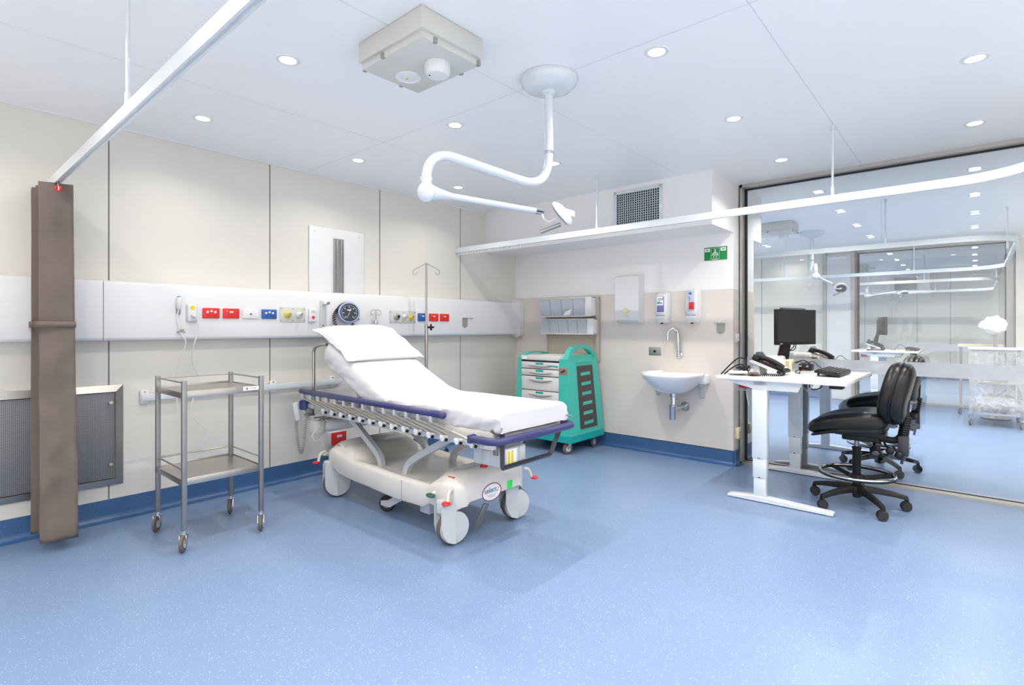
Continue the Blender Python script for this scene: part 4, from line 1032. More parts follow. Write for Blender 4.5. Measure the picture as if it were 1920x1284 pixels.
part(t, 'tray_arm', M().tube([(cx_+.03, BY-.30, z+.06), (cx_+.03, BY+.25, z+.06)], .005, 8).tube([(cx_-.05, BY-.30, z+.06), (cx_-.05, BY+.25, z+.06)], .005, 8).tube([(cx_, BY-.25, z-.055), (cx_, BY-.25, z+.12)], .007, 8).tube([(cx_, BY+.2, z-.055), (cx_, BY+.2, z+.12)], .007, 8).box(cx_-.03, BY-.16, z+.055, cx_+.04, BY-.06, z+.075, .004), STEELD)
part(t, 'hose', M().tube(smoothpath([(cx_+.04, BY-.33, z-.02), (cx_+.05, BY-.37, z-.06), (cx_+.06, BY-.34, z-.10), (cx_+.05, BY-.28, z-.075)], 6), .006, 8), GREYB)
part(t, 'red_clip', M().box(cx_+.05, BY+.16, z+.03, cx_+.07, BY+.24, z+.045, .004), RED)
# ------------------------------------------------------------------ teal drawer trolley with tilt bins
t = thing('medication_cart', 'teal drawer cart with a bin rack standing against the back wall', 'drawer cart', (-3.39, 4.63, 0))
x0, x1, y0, y1 = -3.70, -3.06, 4.36, 4.92
part(t, 'carcass', M().box(x0+.04, y0+.03, .2, x1-.04, y1-.02, .955, .006), DRAW)
part(t, 'top_tray', M().box(x0+.03, y0+.004, .925, x1-.09, y1-.02, .975, .008), DRAW)
part(t, 'paper', M().obox((-3.34, 4.5, .979), (.17, .12, .003), Matrix.Rotation(.2, 3, 'Z')), PAPER)
# side panels that flare towards the floor, with a hand hole at the top
def cart_side(xa, xb, sg):
    pts = [(y0-.015, .16), (y1+.05, .16), (y1+.035, .45), (y1-.01, .80), (y1-.04, .94), (y1-.10, 1.035), (4.66, 1.085), (4.56, 1.08), (4.45, 1.03), (y0+.015, .95), (y0, .7)]
    pts = [(p.x, p.y) for p in bend([(a, b, 0) for a, b in pts+[pts[0]]], .05, 4)[:-1]]
    rr = [[Vector((xa+sg*(.045*(1-min(1, max(0, (z-.15)/.8)))), y, z)) for y, z in pts], [Vector((xb+sg*(.045*(1-min(1, max(0, (z-.15)/.8)))), y, z)) for y, z in pts]]
    return rr
def sidepanel(xa, xb, sg):
    # the hand hole is left open: the panel is cut into a body and a bow above it
    m = M()
    def fl(z): return sg*.05*(1-min(1, max(0, (z-.15)/.8)))
    kz = 1. if sg > 0 else .42
    def lo(pts, a=xa, b=xb):
        pts = [(y, .95+(z-.95)*kz if z > .95 else z) for y, z in pts]
        m.loft([[Vector((a+fl(z), y, z)) for y, z in pts], [Vector((b+fl(z), y, z)) for y, z in pts]])
    lo([(y0-.015, .17), (4.6, .17), (4.6, .95), (y0+.012, .95), (y0, .7)])
    lo([(4.6, .17), (y1+.055, .17), (y1+.03, .5), (y1-.02, .95), (4.6, .95)])
    bow_o = bend([(y0+.012, .95, 0), (y0+.045, 1.035, 0), (4.52, 1.088, 0), (4.70, 1.088, 0), (y1-.065, 1.03, 0), (y1-.02, .95, 0)], .06, 5)
    bow_i = bend([(y0+.06, .95, 0), (y0+.095, 1.012, 0), (4.54, 1.05, 0), (4.70, 1.05, 0), (y1-.12, 1.005, 0), (y1-.085, .95, 0)], .04, 5)
    for i in range(len(bow_o)-1):
        q = [bow_o[i], bow_o[i+1], bow_i[i+1], bow_i[i]]
        lo([(p.x, p.y) for p in q])
    lo([(y0+.055, .95), (y1-.08, .95), (y1-.10, .985), (y0+.08, .985)], xa+(.012 if sg > 0 else 0), xb-(0 if sg > 0 else .012))
    return m
for xa, xb, sg, lb in ((x1-.055, x1+.0, 1, 'teal side panel with a handle bow'), (x0, x0+.05, -1, 'teal side panel with a handle bow')):
    sp = part(t, 'side_panel', sidepanel(xa, xb, sg), TEAL, lb, sharp=30)
    xo = xb if sg > 0 else xa
    def fl(z): return sg*.05*(1-min(1, max(0, (z-.15)/.8)))
    pp = [(4.515, .875), (4.80, .875), (4.845, .235), (4.53, .235)]
    inset = part(sp, 'dark_inset', M().loft([[Vector((xo+fl(z)+sg*.0005, y, z)) for y, z in pp], [Vector((xo+fl(z)+sg*.006, y, z)) for y, z in pp]]), BROWN, 'dark brown inset panel')
    m = M()
    for k in range(6):
        z = .79-k*.1; w_ = .004*k
        m.loft([[Vector((xo+fl(z)+sg*.004, 4.575+w_+dy, z+dz)) for dy, dz in ((0, -.017), (.17, -.012), (.17, .02), (0, .015))], [Vector((xo+fl(z)+sg*.009, 4.575+w_+dy, z+dz)) for dy, dz in ((0, -.017), (.17, -.012), (.17, .02), (0, .015))]])
    part(sp, 'slot_bars', m, TEAL)
    part(sp, 'rail_ledge', M().box(xo-.002 if sg > 0 else xo-.012, 4.50, .905, xo+.012 if sg > 0 else xo+.002, 4.80, .925, .004), TEAL)
part(t, 'front_post', M().loft([[Vector((x1-.10, y0+.0, .95)), Vector((x1-.0, y0+.0, .95)), Vector((x1, y0+.06, .95)), Vector((x1-.10, y0+.06, .95))], [Vector((x1-.10, y0-.015, .17)), Vector((x1+.048, y0-.015, .17)), Vector((x1+.048, y0+.06, .17)), Vector((x1-.10, y0+.06, .17))]]), TEAL)
part(t, 'front_post', M().loft([[Vector((x0, y0, .95)), Vector((x0+.045, y0, .95)), Vector((x0+.045, y0+.06, .95)), Vector((x0, y0+.06, .95))], [Vector((x0-.048, y0-.015, .17)), Vector((x0+.045, y0-.015, .17)), Vector((x0+.045, y0+.06, .17)), Vector((x0-.048, y0+.06, .17))]]), TEAL)
lk = part(t, 'lock_cover', M().box(x1-.10, y0-.006, .79, x1+.004, y0+.07, .868, .006), mat('taupe_lock', rgb(150, 126, 118), .4), 'taupe lock housing')
part(lk, 'lock_lever', M().obox((x1-.045, y0-.01, .83), (.06, .012, .018), Matrix.Rotation(-.5, 3, 'Y'), .003), BROWN)
zt = .912
for i, h in enumerate((.075, .075, .15, .15, .15, .105)):
    zb = zt-h
    dr = part(t, 'drawer', M().box(x0+.047, y0-.002, zb+.004, x1-.102, y0+.035, zt-.004, .004), DRAW)
    xc = (x0+x1)/2-.03
    part(dr, 'drawer_label', M().box(xc-.05, y0-.0035, zt-.03, xc+.05, y0-.0015, zt-.010), TEALD, 'teal label')
    hp = [(-.16, 0), (-.08, -.006), (0, -.008), (.08, -.006), (.16, 0), (.09, -.024), (.03, -.034), (-.03, -.034), (-.09, -.024)]
    part(dr, 'drawer_handle', M().loft([[Vector((xc+.01+a, y0-.002, zt-.036+b*(1 if h > .1 else .72))) for a, b in hp], [Vector((xc+.01+a*.9, y0-.018, zt-.036+b*(.55 if h > .1 else .4))) for a, b in hp]]), mat('mid_grey_handle', rgb(176, 176, 174), .4))  # drawer handles in a darker grey than the drawer fronts
    if i == 0: part(dr, 'graphic', M().loft([[Vector((xc+.055, y0-.0025, .885)), Vector((x1-.11, y0-.0025, .878)), Vector((x1-.115, y0-.0025, .858)), Vector((xc+.10, y0-.0025, .880))], [Vector((xc+.055, y0-.0032, .885)), Vector((x1-.11, y0-.0032, .878)), Vector((x1-.115, y0-.0032, .858)), Vector((xc+.10, y0-.0032, .880))]]), TEALD)
    zt = zb
part(t, 'drawer_gaps', M().box(x0+.046, y0+.005, .2, x1-.1, y0+.03, .925), DARK)
part(t, 'name_sticker', M().box(x0+.05, y0+.002, .935, x0+.12, y0+.0045, .958), PAPER)
part(t, 'base_plinth', M().loft([[Vector((x, y, z)) for x, y in ((x0-.05, y0-.02), (x1+.052, y0-.02), (x1+.052, y1+.055), (x0-.05, y1+.055))] for z in (.118, .185)]), TEALD, 'deeper teal base')
for x, y, a in ((x1-.01, 4.405, 1.2), (x1-.01, 4.87, 1.75), (x0+.02, 4.405, 1.3), (x0+.02, 4.87, 1.6)):
    castor(t, x, y, .055, .125, a, CHROME, RUB, .028)
part(t, 'brake_tab', M().box(x1-.05, 4.36, .085, x1-.0, 4.40, .097, .004), RED, 'red castor brake tab')
part(t, 'glove_pouch', M().box(x0-.075, 4.5, .68, x0-.012, 4.68, .85, .03, 3), BLACK, 'black pouch on the cart side')
# rack with two rows of tilt bins
part(t, 'rack_frame', M().box(-3.80, 4.99, .8, -3.77, 5.02, 1.50, .003).box(-3.115, 4.965, .9, -3.085, 5.02, 1.60, .003).box(-3.80, 4.985, 1.36, -3.09, 5.02, 1.40, .003).box(-3.80, 4.985, 1.155, -3.09, 5.02, 1.195, .003).box(-3.80, 5.0, .95, -3.09, 5.004, 1.2), BEIGE, 'beige steel rack', sharp=30)
def bins(n, xa, xb, z0, z1, ya):
    r = part(t, 'bin_row', M().box(xa, ya+.01, z0, xb+.075, 4.985, z0+.012, .002).box(xa, ya+.02, z1-.012, xb+.075, 4.985, z1, .002).box(xb, ya, z0, xb+.075, 4.985, z1, .004).box(xa, 4.97, z0, xb, 4.985, z1).box(xa-.006, ya+.02, z0, xa, 4.985, z1), WPL, 'row of clear tilt bins')
    w_ = (xb-xa)/n
    for k in range(n):
        a = xa+k*w_; H_ = z1-z0
        prof = [(ya+.02, z0+.014), (ya-.006, z1-.03), (ya+.004, z1-.014), (ya+.10, z1-.014), (ya+.10, z0+.014)]
        b = part(r, 'tilt_bin', M().loft([[Vector((a+.003, y, z)) for y, z in prof], [Vector((a+w_-.003, y, z)) for y, z in prof]]), CLEARB)
    return r
r1 = bins(4, -3.81, -3.185, 1.385, 1.60, 4.865)
bins(5, -3.80, -3.165, 1.19, 1.365, 4.875)
part(r1, 'paper_slip', M().loft([[Vector((-3.47, 4.862, 1.40)), Vector((-3.38, 4.858, 1.405)), Vector((-3.345, 4.858, 1.47)), Vector((-3.43, 4.862, 1.445))], [Vector((-3.47, 4.860, 1.40)), Vector((-3.38, 4.856, 1.405)), Vector((-3.345, 4.856, 1.47)), Vector((-3.43, 4.860, 1.445))]]), PAPER)

# ------------------------------------------------------------------ wash basin, tap and dispensers
t = thing('wash_basin', 'white wall-hung wash basin on brackets below the swan-neck tap', 'wash basin', (-2.17, 4.9, .4))
cx, cyb = -2.17, YB
def bo(a, k, z):  # outline: straight at the wall, oval in front
    x = math.cos(a); y = math.sin(a)
    X = cx+.29*k*abs(x)**.8*(1 if x > 0 else -1)
    if y >= 0: Yv = cyb-.20+.20*min(1, y*1.3)
    else: Yv = cyb-.20+.31*k*y
    return Vector((X, Yv, z))
n = 56; rings = []
for k, z, ys in ((.22, .645, 0), (.42, .652, 0), (.62, .69, 0), (.80, .74, 0), (.92, .785, 0), (.985, .815, 0), (1., .83, 0), (.985, .837, 0), (.95, .835, 0), (.9, .822, 0), (.78, .76, 0), (.5, .72, 0), (.12, .71, 0)):
    rings.append([bo(2*PI*i/n, k, z) for i in range(n)])
def inner(r, f):
    return [Vector((cx+(p.x-cx)*f, (cyb-.24)+(p.y-cyb+.24)*f, p.z)) for p in r]
part(t, 'bowl', M().loft(rings), BASIN, sharp=60)
part(t, 'rear_ledge', M().box(cx-.288, cyb-.12, .735, cx+.288, cyb-.002, .832, .02, 3), BASIN)
for x in (-2.41, -1.95):
    part(t, 'bracket', M().loft([[Vector((x-.016, y, z)) for y, z in ((cyb-.001, .755), (cyb-.1, .745), (cyb-.09, .72), (cyb-.04, .69), (cyb-.025, .60), (cyb-.001, .59))], [Vector((x+.016, y, z)) for y, z in ((cyb-.001, .755), (cyb-.1, .745), (cyb-.09, .72), (cyb-.04, .69), (cyb-.025, .60), (cyb-.001, .59))]]), GREYB)
tr = part(t, 'bottle_trap', M().lathe([(.034, .385), (.036, .39), (.036, .50), (.039, .505), (.039, .525), (.024, .53), (.024, .60), (.034, .605), (.036, .65), (0, .65)], (-2.185, cyb-.16, 0), seg=26), CHROME, 'chrome bottle trap')
part(tr, 'waste_pipe', M().tube([(-2.185, cyb-.16, .50), (-2.15, cyb-.10, .50), (-2.13, cyb-.004, .50)], .016, 14).cyl((-2.13, cyb-.012, .50), (-2.13, cyb-.002, .50), .045, .05), CHROME)
t = thing('swan_neck_tap', 'chrome swan-neck tap on the wall above the basin', 'tap', (-2.185, YB, 1.0))
part(t, 'spout', M().tube(bend([(-2.185, YB-.035, 1.0), (-2.19, YB-.04, 1.20)], .01, 2)+arc((-2.226, YB-.075, 1.205), .05, 0, PI*.98, 14, (.72, .69, 0), (0, 0, 1))+[Vector((-2.262, YB-.110, 1.15))], .0135, 16), CHROME)
part(t, 'wall_flange', M().lathe([(.032, 0), (.034, .004), (.03, .012), (.016, .016), (.016, .04), (0, .042)], (-2.185, YB-.001, 1.0), (0, -1, 0), 28).sphere((-2.185, YB-.036, 1.0), .017, 14), CHROME)
part(t, 'nozzle', M().cyl((-2.262, YB-.110, 1.14), (-2.263, YB-.111, 1.155), .0155), CHROME)
t = thing('sensor_plate', 'square steel plate with a black sensor eye left of the tap', 'sensor plate', (-2.448, YB, .98))
part(t, 'plate', M().box(-2.514, YB-.006, .983, -2.381, YB-.0042, 1.07, .001), ALU)
part(t, 'sensor_eye', M().cyl((-2.45, YB-.0055, 1.026), (-2.45, YB-.012, 1.026), .013), DARK)
t = thing('paper_towel_dispenser', 'tall white paper towel dispenser with a round sight hole', 'towel dispenser', (-2.7, YB, 1.29))
x0, x1 = -2.84, -2.57; ya = YB-.12
part(t, 'cover', M().loft([[Vector((x0+.006, ya, 1.335)), Vector((x1-.006, ya, 1.335)), Vector((x1, YB-.005, 1.30)), Vector((x0, YB-.005, 1.30))], [Vector((x0, ya-.004, 1.40)), Vector((x1, ya-.004, 1.40)), Vector((x1+.004, YB-.005, 1.40)), Vector((x0-.004, YB-.005, 1.40))], [Vector((x0, ya+.0, 1.79)), Vector((x1, ya+.0, 1.79)), Vector((x1, YB-.005, 1.80)), Vector((x0, YB-.005, 1.80))], [Vector((x0+.01, ya+.015, 1.80)), Vector((x1-.01, ya+.015, 1.80)), Vector((x1-.005, YB-.005, 1.812)), Vector((x0+.005, YB-.005, 1.812))]]), WPL)
part(t, 'sight_hole', M().lathe([(.036, -.002), (.036, .004), (.03, .006), (.028, .0035), (0, .003)], (-2.715, ya-.0035, 1.435), (0, -1, 0), 26, 1., 1.), CREAM, 'round cream sight hole')
part(t, 'slot_lip', M().box(-2.815, ya-.006, 1.325, -2.595, ya+.03, 1.345, .006), GREYB)
part(t, 'embossed_line', M().box(-2.745, ya-.0055, 1.384, -2.675, ya-.0035, 1.387), GPRINT)
def dispenser(x, z0, z1, kind, label):
    t = thing('soap_dispenser', label, 'soap dispenser', (x, YB, z0))
    w_ = .058; yf = YB-.115
    rings = []
    for z, k, yy in ((z0, .72, .035), (z0+.012, .85, .012), (z0+.06, .97, 0), (z0+.12, 1., 0), (z1-.07, 1., .002), (z1-.03, .96, .012), (z1-.008, .84, .035), (z1, .66, .05)):
        W = w_*k; y = yf+yy
        rings.append([Vector(p) for p in ((x-W, YB-.005, z), (x-W, y+.02, z), (x-W*.82, y+.004, z), (x-W*.5, y, z), (x+W*.5, y, z), (x+W*.82, y+.004, z), (x+W, y+.02, z), (x+W, YB-.005, z))])
    part(t, 'housing', M().loft(rings), WPL, sharp=50)
    b = part(t, 'push_bar', M().box(x-.05, yf-.008, z0+.038, x+.05, yf+.02, z0+.075, .008), WPL)
    part(b, 'push_line', M().box(x-.05, yf-.0088, z0+.074, x+.05, yf-.002, z0+.077), GPRINT)
    part(t, 'nozzle', M().cyl((x, yf+.03, z0-.008), (x, yf+.03, z0+.004), .012), BLACK)
    if kind == 0:
        v = part(t, 'refill_window', M().box(x-.036, yf-.0035, z0+.11, x+.036, yf+.004, z1-.045, .005), PURPLE, 'violet refill')
        part(v, 'refill_label', M().box(x-.036, yf-.0048, z0+.175, x+.03, yf-.0032, z0+.262), PAPER)
        part(v, 'label_print', M().box(x-.032, yf-.0056, z0+.19, x+.0, yf-.0046, z0+.212).box(x+.004, yf-.0056, z0+.19, x+.018, yf-.0046, z0+.204), mat('teal_print', rgb(70, 160, 170), .5))
        part(v, 'label_text', M().box(x-.026, yf-.0056, z0+.226, x+.012, yf-.0046, z0+.232).box(x-.02, yf-.0056, z0+.238, x+.014, yf-.0046, z0+.243).box(x+.02, yf-.0056, z0+.225, x+.027, yf-.0046, z0+.25), PRINT)
    else:
        v = part(t, 'refill_window', M().box(x-.034, yf-.0035, z0+.115, x+.034, yf+.004, z1-.01, .012), mat('pale_blue_refill', rgb(190, 202, 226), .15), 'clear refill window')
        part(v, 'red_refill', M().box(x-.018, yf-.0048, z0+.128, x+.034, yf-.003, z0+.198, .001), RED, 'red refill label')
        part(v, 'label_text', M().box(x-.016, yf-.0048, z0+.212, x-.009, yf-.003, z0+.25).box(x-.016, yf-.0055, z0+.27, x+.01, yf-.003, z0+.29), mat('slate_print', rgb(90, 100, 150), .5))
dispenser(-2.335, 1.31, 1.62, 0, 'white soap dispenser with a violet refill left of its twin')
dispenser(-2.03, 1.31, 1.635, 1, 'white soap dispenser with a red label, right of the violet one')
t = thing('coat_hook_plate', 'grey rounded metal hook plate on the wall right of the dispensers', 'hook plate', (-1.79, YB, 1.2))
part(t, 'plate', plate_shape(M(), lambda a, b, d: Vector((-1.788+a, YB-d, 1.244+b)), .038, .062, .0042, .007), HOOK)
part(t, 'top_lip', M().box(-1.826, YB-.010, 1.306, -1.75, YB-.004, 1.309).tube([(-1.85, YB-.010, 1.308), (-1.74, YB-.010, 1.308)], .002, 8), HOOK)
t = thing('safety_sign', 'green rectangular safety sign with a white figure on the white wall', 'sign', (-1.836, YB, 1.9))
part(t, 'board', M().box(-1.943, YB-.006, 1.9, -1.729, YB-.001, 2.023, .001), GREEN)
part(t, 'border', M().box(-1.945, YB-.0045, 1.898, -1.727, YB-.0008, 2.025), PAPER)
m = M(); o = (-1.84, YB-.0066, 1.962)
for a, b in (((-.038, -.05), (.038, -.05)), ((.038, -.05), (.038, .05)), ((.038, .05), (-.038, .05)), ((-.038, .05), (-.038, -.05))): m.tube([(a[0], a[1], 0), (b[0], b[1], 0)], .0011, 5)
m.tube([(-.03, -.056, 0), (.03, -.056, 0)], .0012, 5)
fig = M().cyl((0, .032, -.0006), (0, .032, .0008), .007)
for P in ([(0, .022), (0, -.005)], [(0, .018), (-.022, .0), (-.024, -.018)], [(0, .018), (.02, .004), (.026, -.012)], [(0, -.005), (-.012, -.022), (-.016, -.042)], [(0, -.005), (.012, -.024), (.008, -.042)], [(-.03, -.02), (-.008, .006)], [(.03, -.022), (.012, -.002)]):
    fig.tube([(x, y, 0) for x, y in P], .0026, 6)
part(t, 'pictogram', place(fig, o, (1, 0, 0), (0, 0, 1)), PAPER, 'white figure')
part(t, 'pictogram_border', place(m, o, (1, 0, 0), (0, 0, 1)), PAPER)
for x in (-1.938, -1.79):
    l = part(t, 'corner_label', M().box(x, YB-.0072, 1.982, x+.05, YB-.0055, 2.013), PAPER, 'small white corner label')
    part(l, 'label_text', M().box(x+.010, YB-.0078, 1.995, x+.04, YB-.0068, 2.004).box(x+.014, YB-.0078, 1.989, x+.036, YB-.0068, 1.992), GPRINT)
# switch and outlet on the return wall; their reflections are built behind the glass
def switch(y, z, label, cream, name, cat):
    t = thing(name, label, cat, (XN+.004, y, z))
    x = XN+.0042
    if not cream:
        part(t, 'plate', M().box(x, y-.038, z, x+.012, y+.038, z+.075, .004), WPL)
        for dz in (.014, .042):
            part(t, 'rocker', M().box(x+.011, y-.012, z+dz, x+.017, y+.012, z+dz+.018, .003), WPL)
    else:
        part(t, 'box', M().box(x, y-.036, z, x+.034, y+.036, z+.10, .004), CREAM)
        part(t, 'socket_slots', M().box(x+.0335, y-.014, z+.055, x+.0355, y+.012, z+.062).box(x+.0335, y-.004, z+.03, x+.0355, y+.004, z+.04).box(x+.0335, y-.02, z+.015, x+.0355, y-.012, z+.022), PRINT)
switch(5.112, 1.135, 'white light switch on the wall edge left of the glass', False, 'light_switch', 'switch')
switch(5.40, 1.135, 'reflected white light switch, built as a copy behind the glass', False, 'light_switch', 'switch')
switch(5.095, .243, 'cream power outlet low on the wall edge left of the glass', True, 'power_outlet', 'power outlet')
switch(5.41, .243, 'reflected cream power outlet, built as a low copy behind the glass', True, 'power_outlet', 'power outlet')
# ------------------------------------------------------------------ sit-stand desk
DX0, DX1, DY0, DY1, DZ = -1.485, -.633, 4.067, 5.183, .906
desk = thing('standing_desk', 'white height-adjustable desk on telescopic legs before the glass', 'desk', (-1.06, 4.625, 0))
part(desk, 'desk_top', M().box(DX0, DY0, DZ-.026, DX1, DY1, DZ, .003), WHITE)
part(desk, 'apron', M().loft([[Vector((x, y, z)) for x, z in ((-1.40, DZ-.027), (-.90, DZ-.027), (-.93, .815), (-1.16-.03, .815), (-1.37, .855))] for y in (4.10, 4.106)]).loft([[Vector((x, y, z)) for x, z in ((-1.40, DZ-.027), (-.90, DZ-.027), (-.93, .815), (-1.19, .815), (-1.37, .855))] for y in (5.144, 5.15)]).box(-1.22, 4.1, .83, -1.14, 5.15, .879), WENAM)
for y, s_ in ((4.125, 1), (5.125, -1)):
    l = part(desk, 'leg', M().box(-1.232, y-.034, .317, -1.130, y+.034, .85, .004).box(-1.227, y-.030, .176, -1.135, y+.030, .33, .003).box(-1.222, y-.026, .03, -1.140, y+.026, .19, .003), WENAM)
    part(l, 'glide', M().box(-1.19, y-.0352, .318, -1.175, y-.033, .323).box(-1.19, y-.031, .177, -1.175, y-.029, .182).box(-1.131, y-.015, .318, -1.1285, y-.005, .323), DARK)
    part(desk, 'foot', M().loft([[Vector((x, y+a, z)) for a, z in ((-.034, .006), (.034, .006), (.034, h), (.028, h+.006), (-.028, h+.006), (-.034, h))] for x, h in ((-1.405, .016), (-1.395, .020), (-1.235, .036), (-1.12, .036), (-.73, .020), (-.715, .016))]).box(-1.39, y-.02, 0, -1.36, y+.02, .008).box(-.76, y-.02, 0, -.73, y+.02, .008), WENAM)
part(desk, 'height_control', M().box(-.74, 4.09, DZ-.05, -.66, 4.18, DZ-.027, .006), BLACK, 'black height paddle')
tray = M()
for k in range(5): tray.tube(bend([(-1.40, 4.25+k*.2, .86), (-1.40, 4.25+k*.2, .79), (-1.29, 4.25+k*.2, .79), (-1.29, 4.25+k*.2, .86)], .02, 3), .003, 6)
for x, z in ((-1.40, .80), (-1.36, .79), (-1.32, .79), (-1.29, .80)): tray.tube([(x, 4.22, z), (x, 5.08, z)], .003, 6)
part(desk, 'cable_tray', tray, WENAM)
part(desk, 'power_block', M().box(-1.385, 4.30, .80, -1.31, 4.36, .86, .004).box(-1.385, 4.44, .80, -1.31, 4.62, .85, .004), RED)
part(desk, 'hanging_cables', M().tube(smoothpath([(-1.35, 4.35, .84), (-1.34, 4.33, .74), (-1.33, 4.35, .66), (-1.345, 4.36, .75), (-1.36, 4.4, .84)], 6), .004, 6).tube(smoothpath([(-1.32, 4.45, .84), (-1.315, 4.42, .72), (-1.31, 4.44, .63), (-1.32, 4.47, .74), (-1.33, 4.5, .84)], 6), .005, 6).tube(smoothpath([(-1.0, 4.5, .86), (-1.02, 4.45, .79), (-1.09, 4.5, .765), (-1.13, 4.62, .80), (-1.1, 4.8, .86)], 6), .006, 7).tube(smoothpath([(-.92, 4.6, .86), (-.97, 4.6, .78), (-1.0, 4.7, .77), (-1.05, 4.8, .8), (-1.02, 4.9, .86)], 6), .005, 7), WPL)
part(desk, 'dark_cable', M().tube(smoothpath([(-.86, 4.6, .86), (-.90, 4.62, .80), (-.98, 4.7, .79), (-1.0, 4.86, .83), (-.98, 4.95, .87)], 6), .005, 7), BLACK)

# monitor
mon = thing('computer_monitor', 'black computer monitor standing on the white desk', 'monitor', (-1.16, 4.80, DZ))
a = Vector((-1.212, 4.677, 0)); b = Vector((-1.025, 5.14, 0)); uX = (b-a).normalized(); nN = Vector((uX.y, -uX.x, 0)); c = (a+b)/2; W = (b-a).length
R = Matrix((uX, -nN, Vector((0, 0, 1)))).transposed()
def mp(x, y, z): return c+uX*x+nN*y+Vector((0, 0, z))
part(mon, 'bezel', M().obox(mp(0, -.016, 1.271), (W, .032, .293), R, .004), BLACK)
s_ = part(mon, 'screen', M().obox(mp(0, .0005, 1.280), (W-.014, .003, .262), R), SCREEN, 'matt dark screen')
part(mon, 'maker_mark', M().obox(mp(-W/2+.05, .001, 1.135), (.03, .002, .008), R), GPRINT)
part(mon, 'rear_housing', M().obox(mp(0, -.045, 1.27), (W*.7, .04, .19), R, .012), BLACK)
part(mon, 'stand_post', M().loft([[mp(-.075, -.15, DZ+.012), mp(.03, -.15, DZ+.012), mp(.03, -.11, DZ+.012), mp(-.075, -.11, DZ+.012)], [mp(-.06, -.085, 1.22), mp(.02, -.085, 1.22), mp(.02, -.055, 1.22), mp(-.06, -.055, 1.22)]]), BLACK)
part(mon, 'stand_base', M().obox(mp(0, -.15, DZ+.007), (.15, .13, .014), R, .005), BLACK)
part(mon, 'cable', M().tube(smoothpath([mp(.05, -.06, 1.16), mp(.08, -.09, 1.10), mp(.03, -.12, 1.04), mp(.06, -.14, .97), mp(.1, -.13, .925)], 6), .004, 7).tube(smoothpath([mp(.07, -.06, 1.17), mp(.11, -.10, 1.08), mp(.02, -.13, 1.06), mp(-.02, -.15, 1.0), mp(.06, -.16, .93)], 6), .004, 7), BLACK)

# desk telephone
ph = thing('desk_telephone', 'black desk telephone with handset and raised display on the desk', 'telephone', (-1.2, 4.33, DZ))
A = math.radians(21); o = Vector((-1.09, 4.40, DZ+.016))
u = Vector((-math.cos(A), .06, math.sin(A))).normalized(); v = Vector((.06, 1, 0)).normalized(); v = (v-u*v.dot(u)).normalized(); n = v.cross(u) if v.cross(u).z > 0 else u.cross(v)
R = Matrix((u, v, n)).transposed()
def pp(x, y, z): return o+u*x+v*y+n*z
part(ph, 'phone_body', M().obox(pp(.115, 0, .012), (.24, .235, .026), R, .008, 3), BLACK)
part(ph, 'phone_stand', M().loft([[pp(.02, -.119, 0), pp(.235, -.119, 0), pp(.225, -.119, .022), pp(.02, -.119, .022)], [pp(.02, -.1175, 0), pp(.235, -.1175, 0), pp(.225, -.1175, .022), pp(.02, -.1175, .022)]]).loft([[Vector((-1.29, y, DZ+.001)), Vector((-1.24, y, DZ+.001)), pp(.17, 0, 0)+Vector((0, y-4.40, 0)), pp(.21, 0, 0)+Vector((0, y-4.40, 0))] for y in (4.31, 4.50)]), GREYB, 'pale grey underside and foot')
hs = part(ph, 'handset', M().tube(smoothpath([pp(.0, -.075, .045), pp(.03, -.075, .055), pp(.11, -.075, .064), pp(.19, -.075, .055), pp(.225, -.075, .042)], 6), .016, 12, rz=.02).obox(pp(.02, -.075, .036), (.055, .05, .03), R, .01).obox(pp(.205, -.075, .038), (.055, .05, .03), R, .01), BLACK)
part(hs, 'handset_cord', M().tube(coil([pp(-.005, -.08, .03), pp(-.03, -.12, .01), Vector((-1.12, 4.17, DZ+.012)), Vector((-1.2, 4.13, DZ+.012)), Vector((-1.27, 4.16, DZ+.012)), Vector((-1.22, 4.2, DZ+.012))], .007, 34, 7), .0026, 5), BLACK)
dp = part(ph, 'display', M().obox(pp(.215, .05, .05), (.07, .13, .012), R@Matrix.Rotation(-.55, 3, 'Y'), .003), mat('phone_display', rgb(64, 74, 82), .25), 'raised grey display')
m = M()
for i in range(5):
    for j in range(4): m.obox(pp(.035+i*.026, .0+j*.028, .027), (.016, .018, .006), R, .002)
part(ph, 'keypad', m, mat('key_grey', rgb(70, 72, 78), .45))
part(ph, 'red_key', M().obox(pp(.13, -.025, .028), (.018, .018, .007), R, .002), RED)
part(ph, 'paper_insert', M().obox(pp(.03, .065, .031), (.02, .09, .001), R).obox(pp(.175, .06, .0255), (.03, .1, .001), R), PAPER)

# label printer, network box, keyboard, mouse, papers and cables
bx = thing('label_printer', 'cream desktop printer box with an orange sticker beside the monitor', 'printer', (-1.25, 4.87, DZ))
part(bx, 'housing', M().box(-1.40, 4.80, DZ, -1.185, 4.89, DZ+.095, .008, 3), BOXG if False else mat('ivory_casing', rgb(236, 232, 220), .45))
part(bx, 'lid', M().lathe([(0, -.1), (.052, -.1), (.056, -.08), (.056, .08), (.052, .1), (0, .1)], (-1.30, 4.846, DZ+.068), (1, 0, .05), 24), PAPER)
part(bx, 'end_cap', M().box(-1.187, 4.797, DZ, -1.135, 4.893, DZ+.098, .008, 3), CREAM, 'yellowed cream end cap')
part(bx, 'slot_panel', M().box(-1.178, 4.7955, DZ+.02, -1.152, 4.799, DZ+.085).box(-1.136, 4.815, DZ+.02, -1.1335, 4.875, DZ+.07), BEIGE)
part(bx, 'orange_sticker', M().box(-1.262, 4.7985, DZ+.062, -1.225, 4.8005, DZ+.084), ORANGE, 'orange sticker')
nb = thing('network_box', 'small black device box between the printer and the keyboard', 'device box', (-1.10, 5.03, DZ))
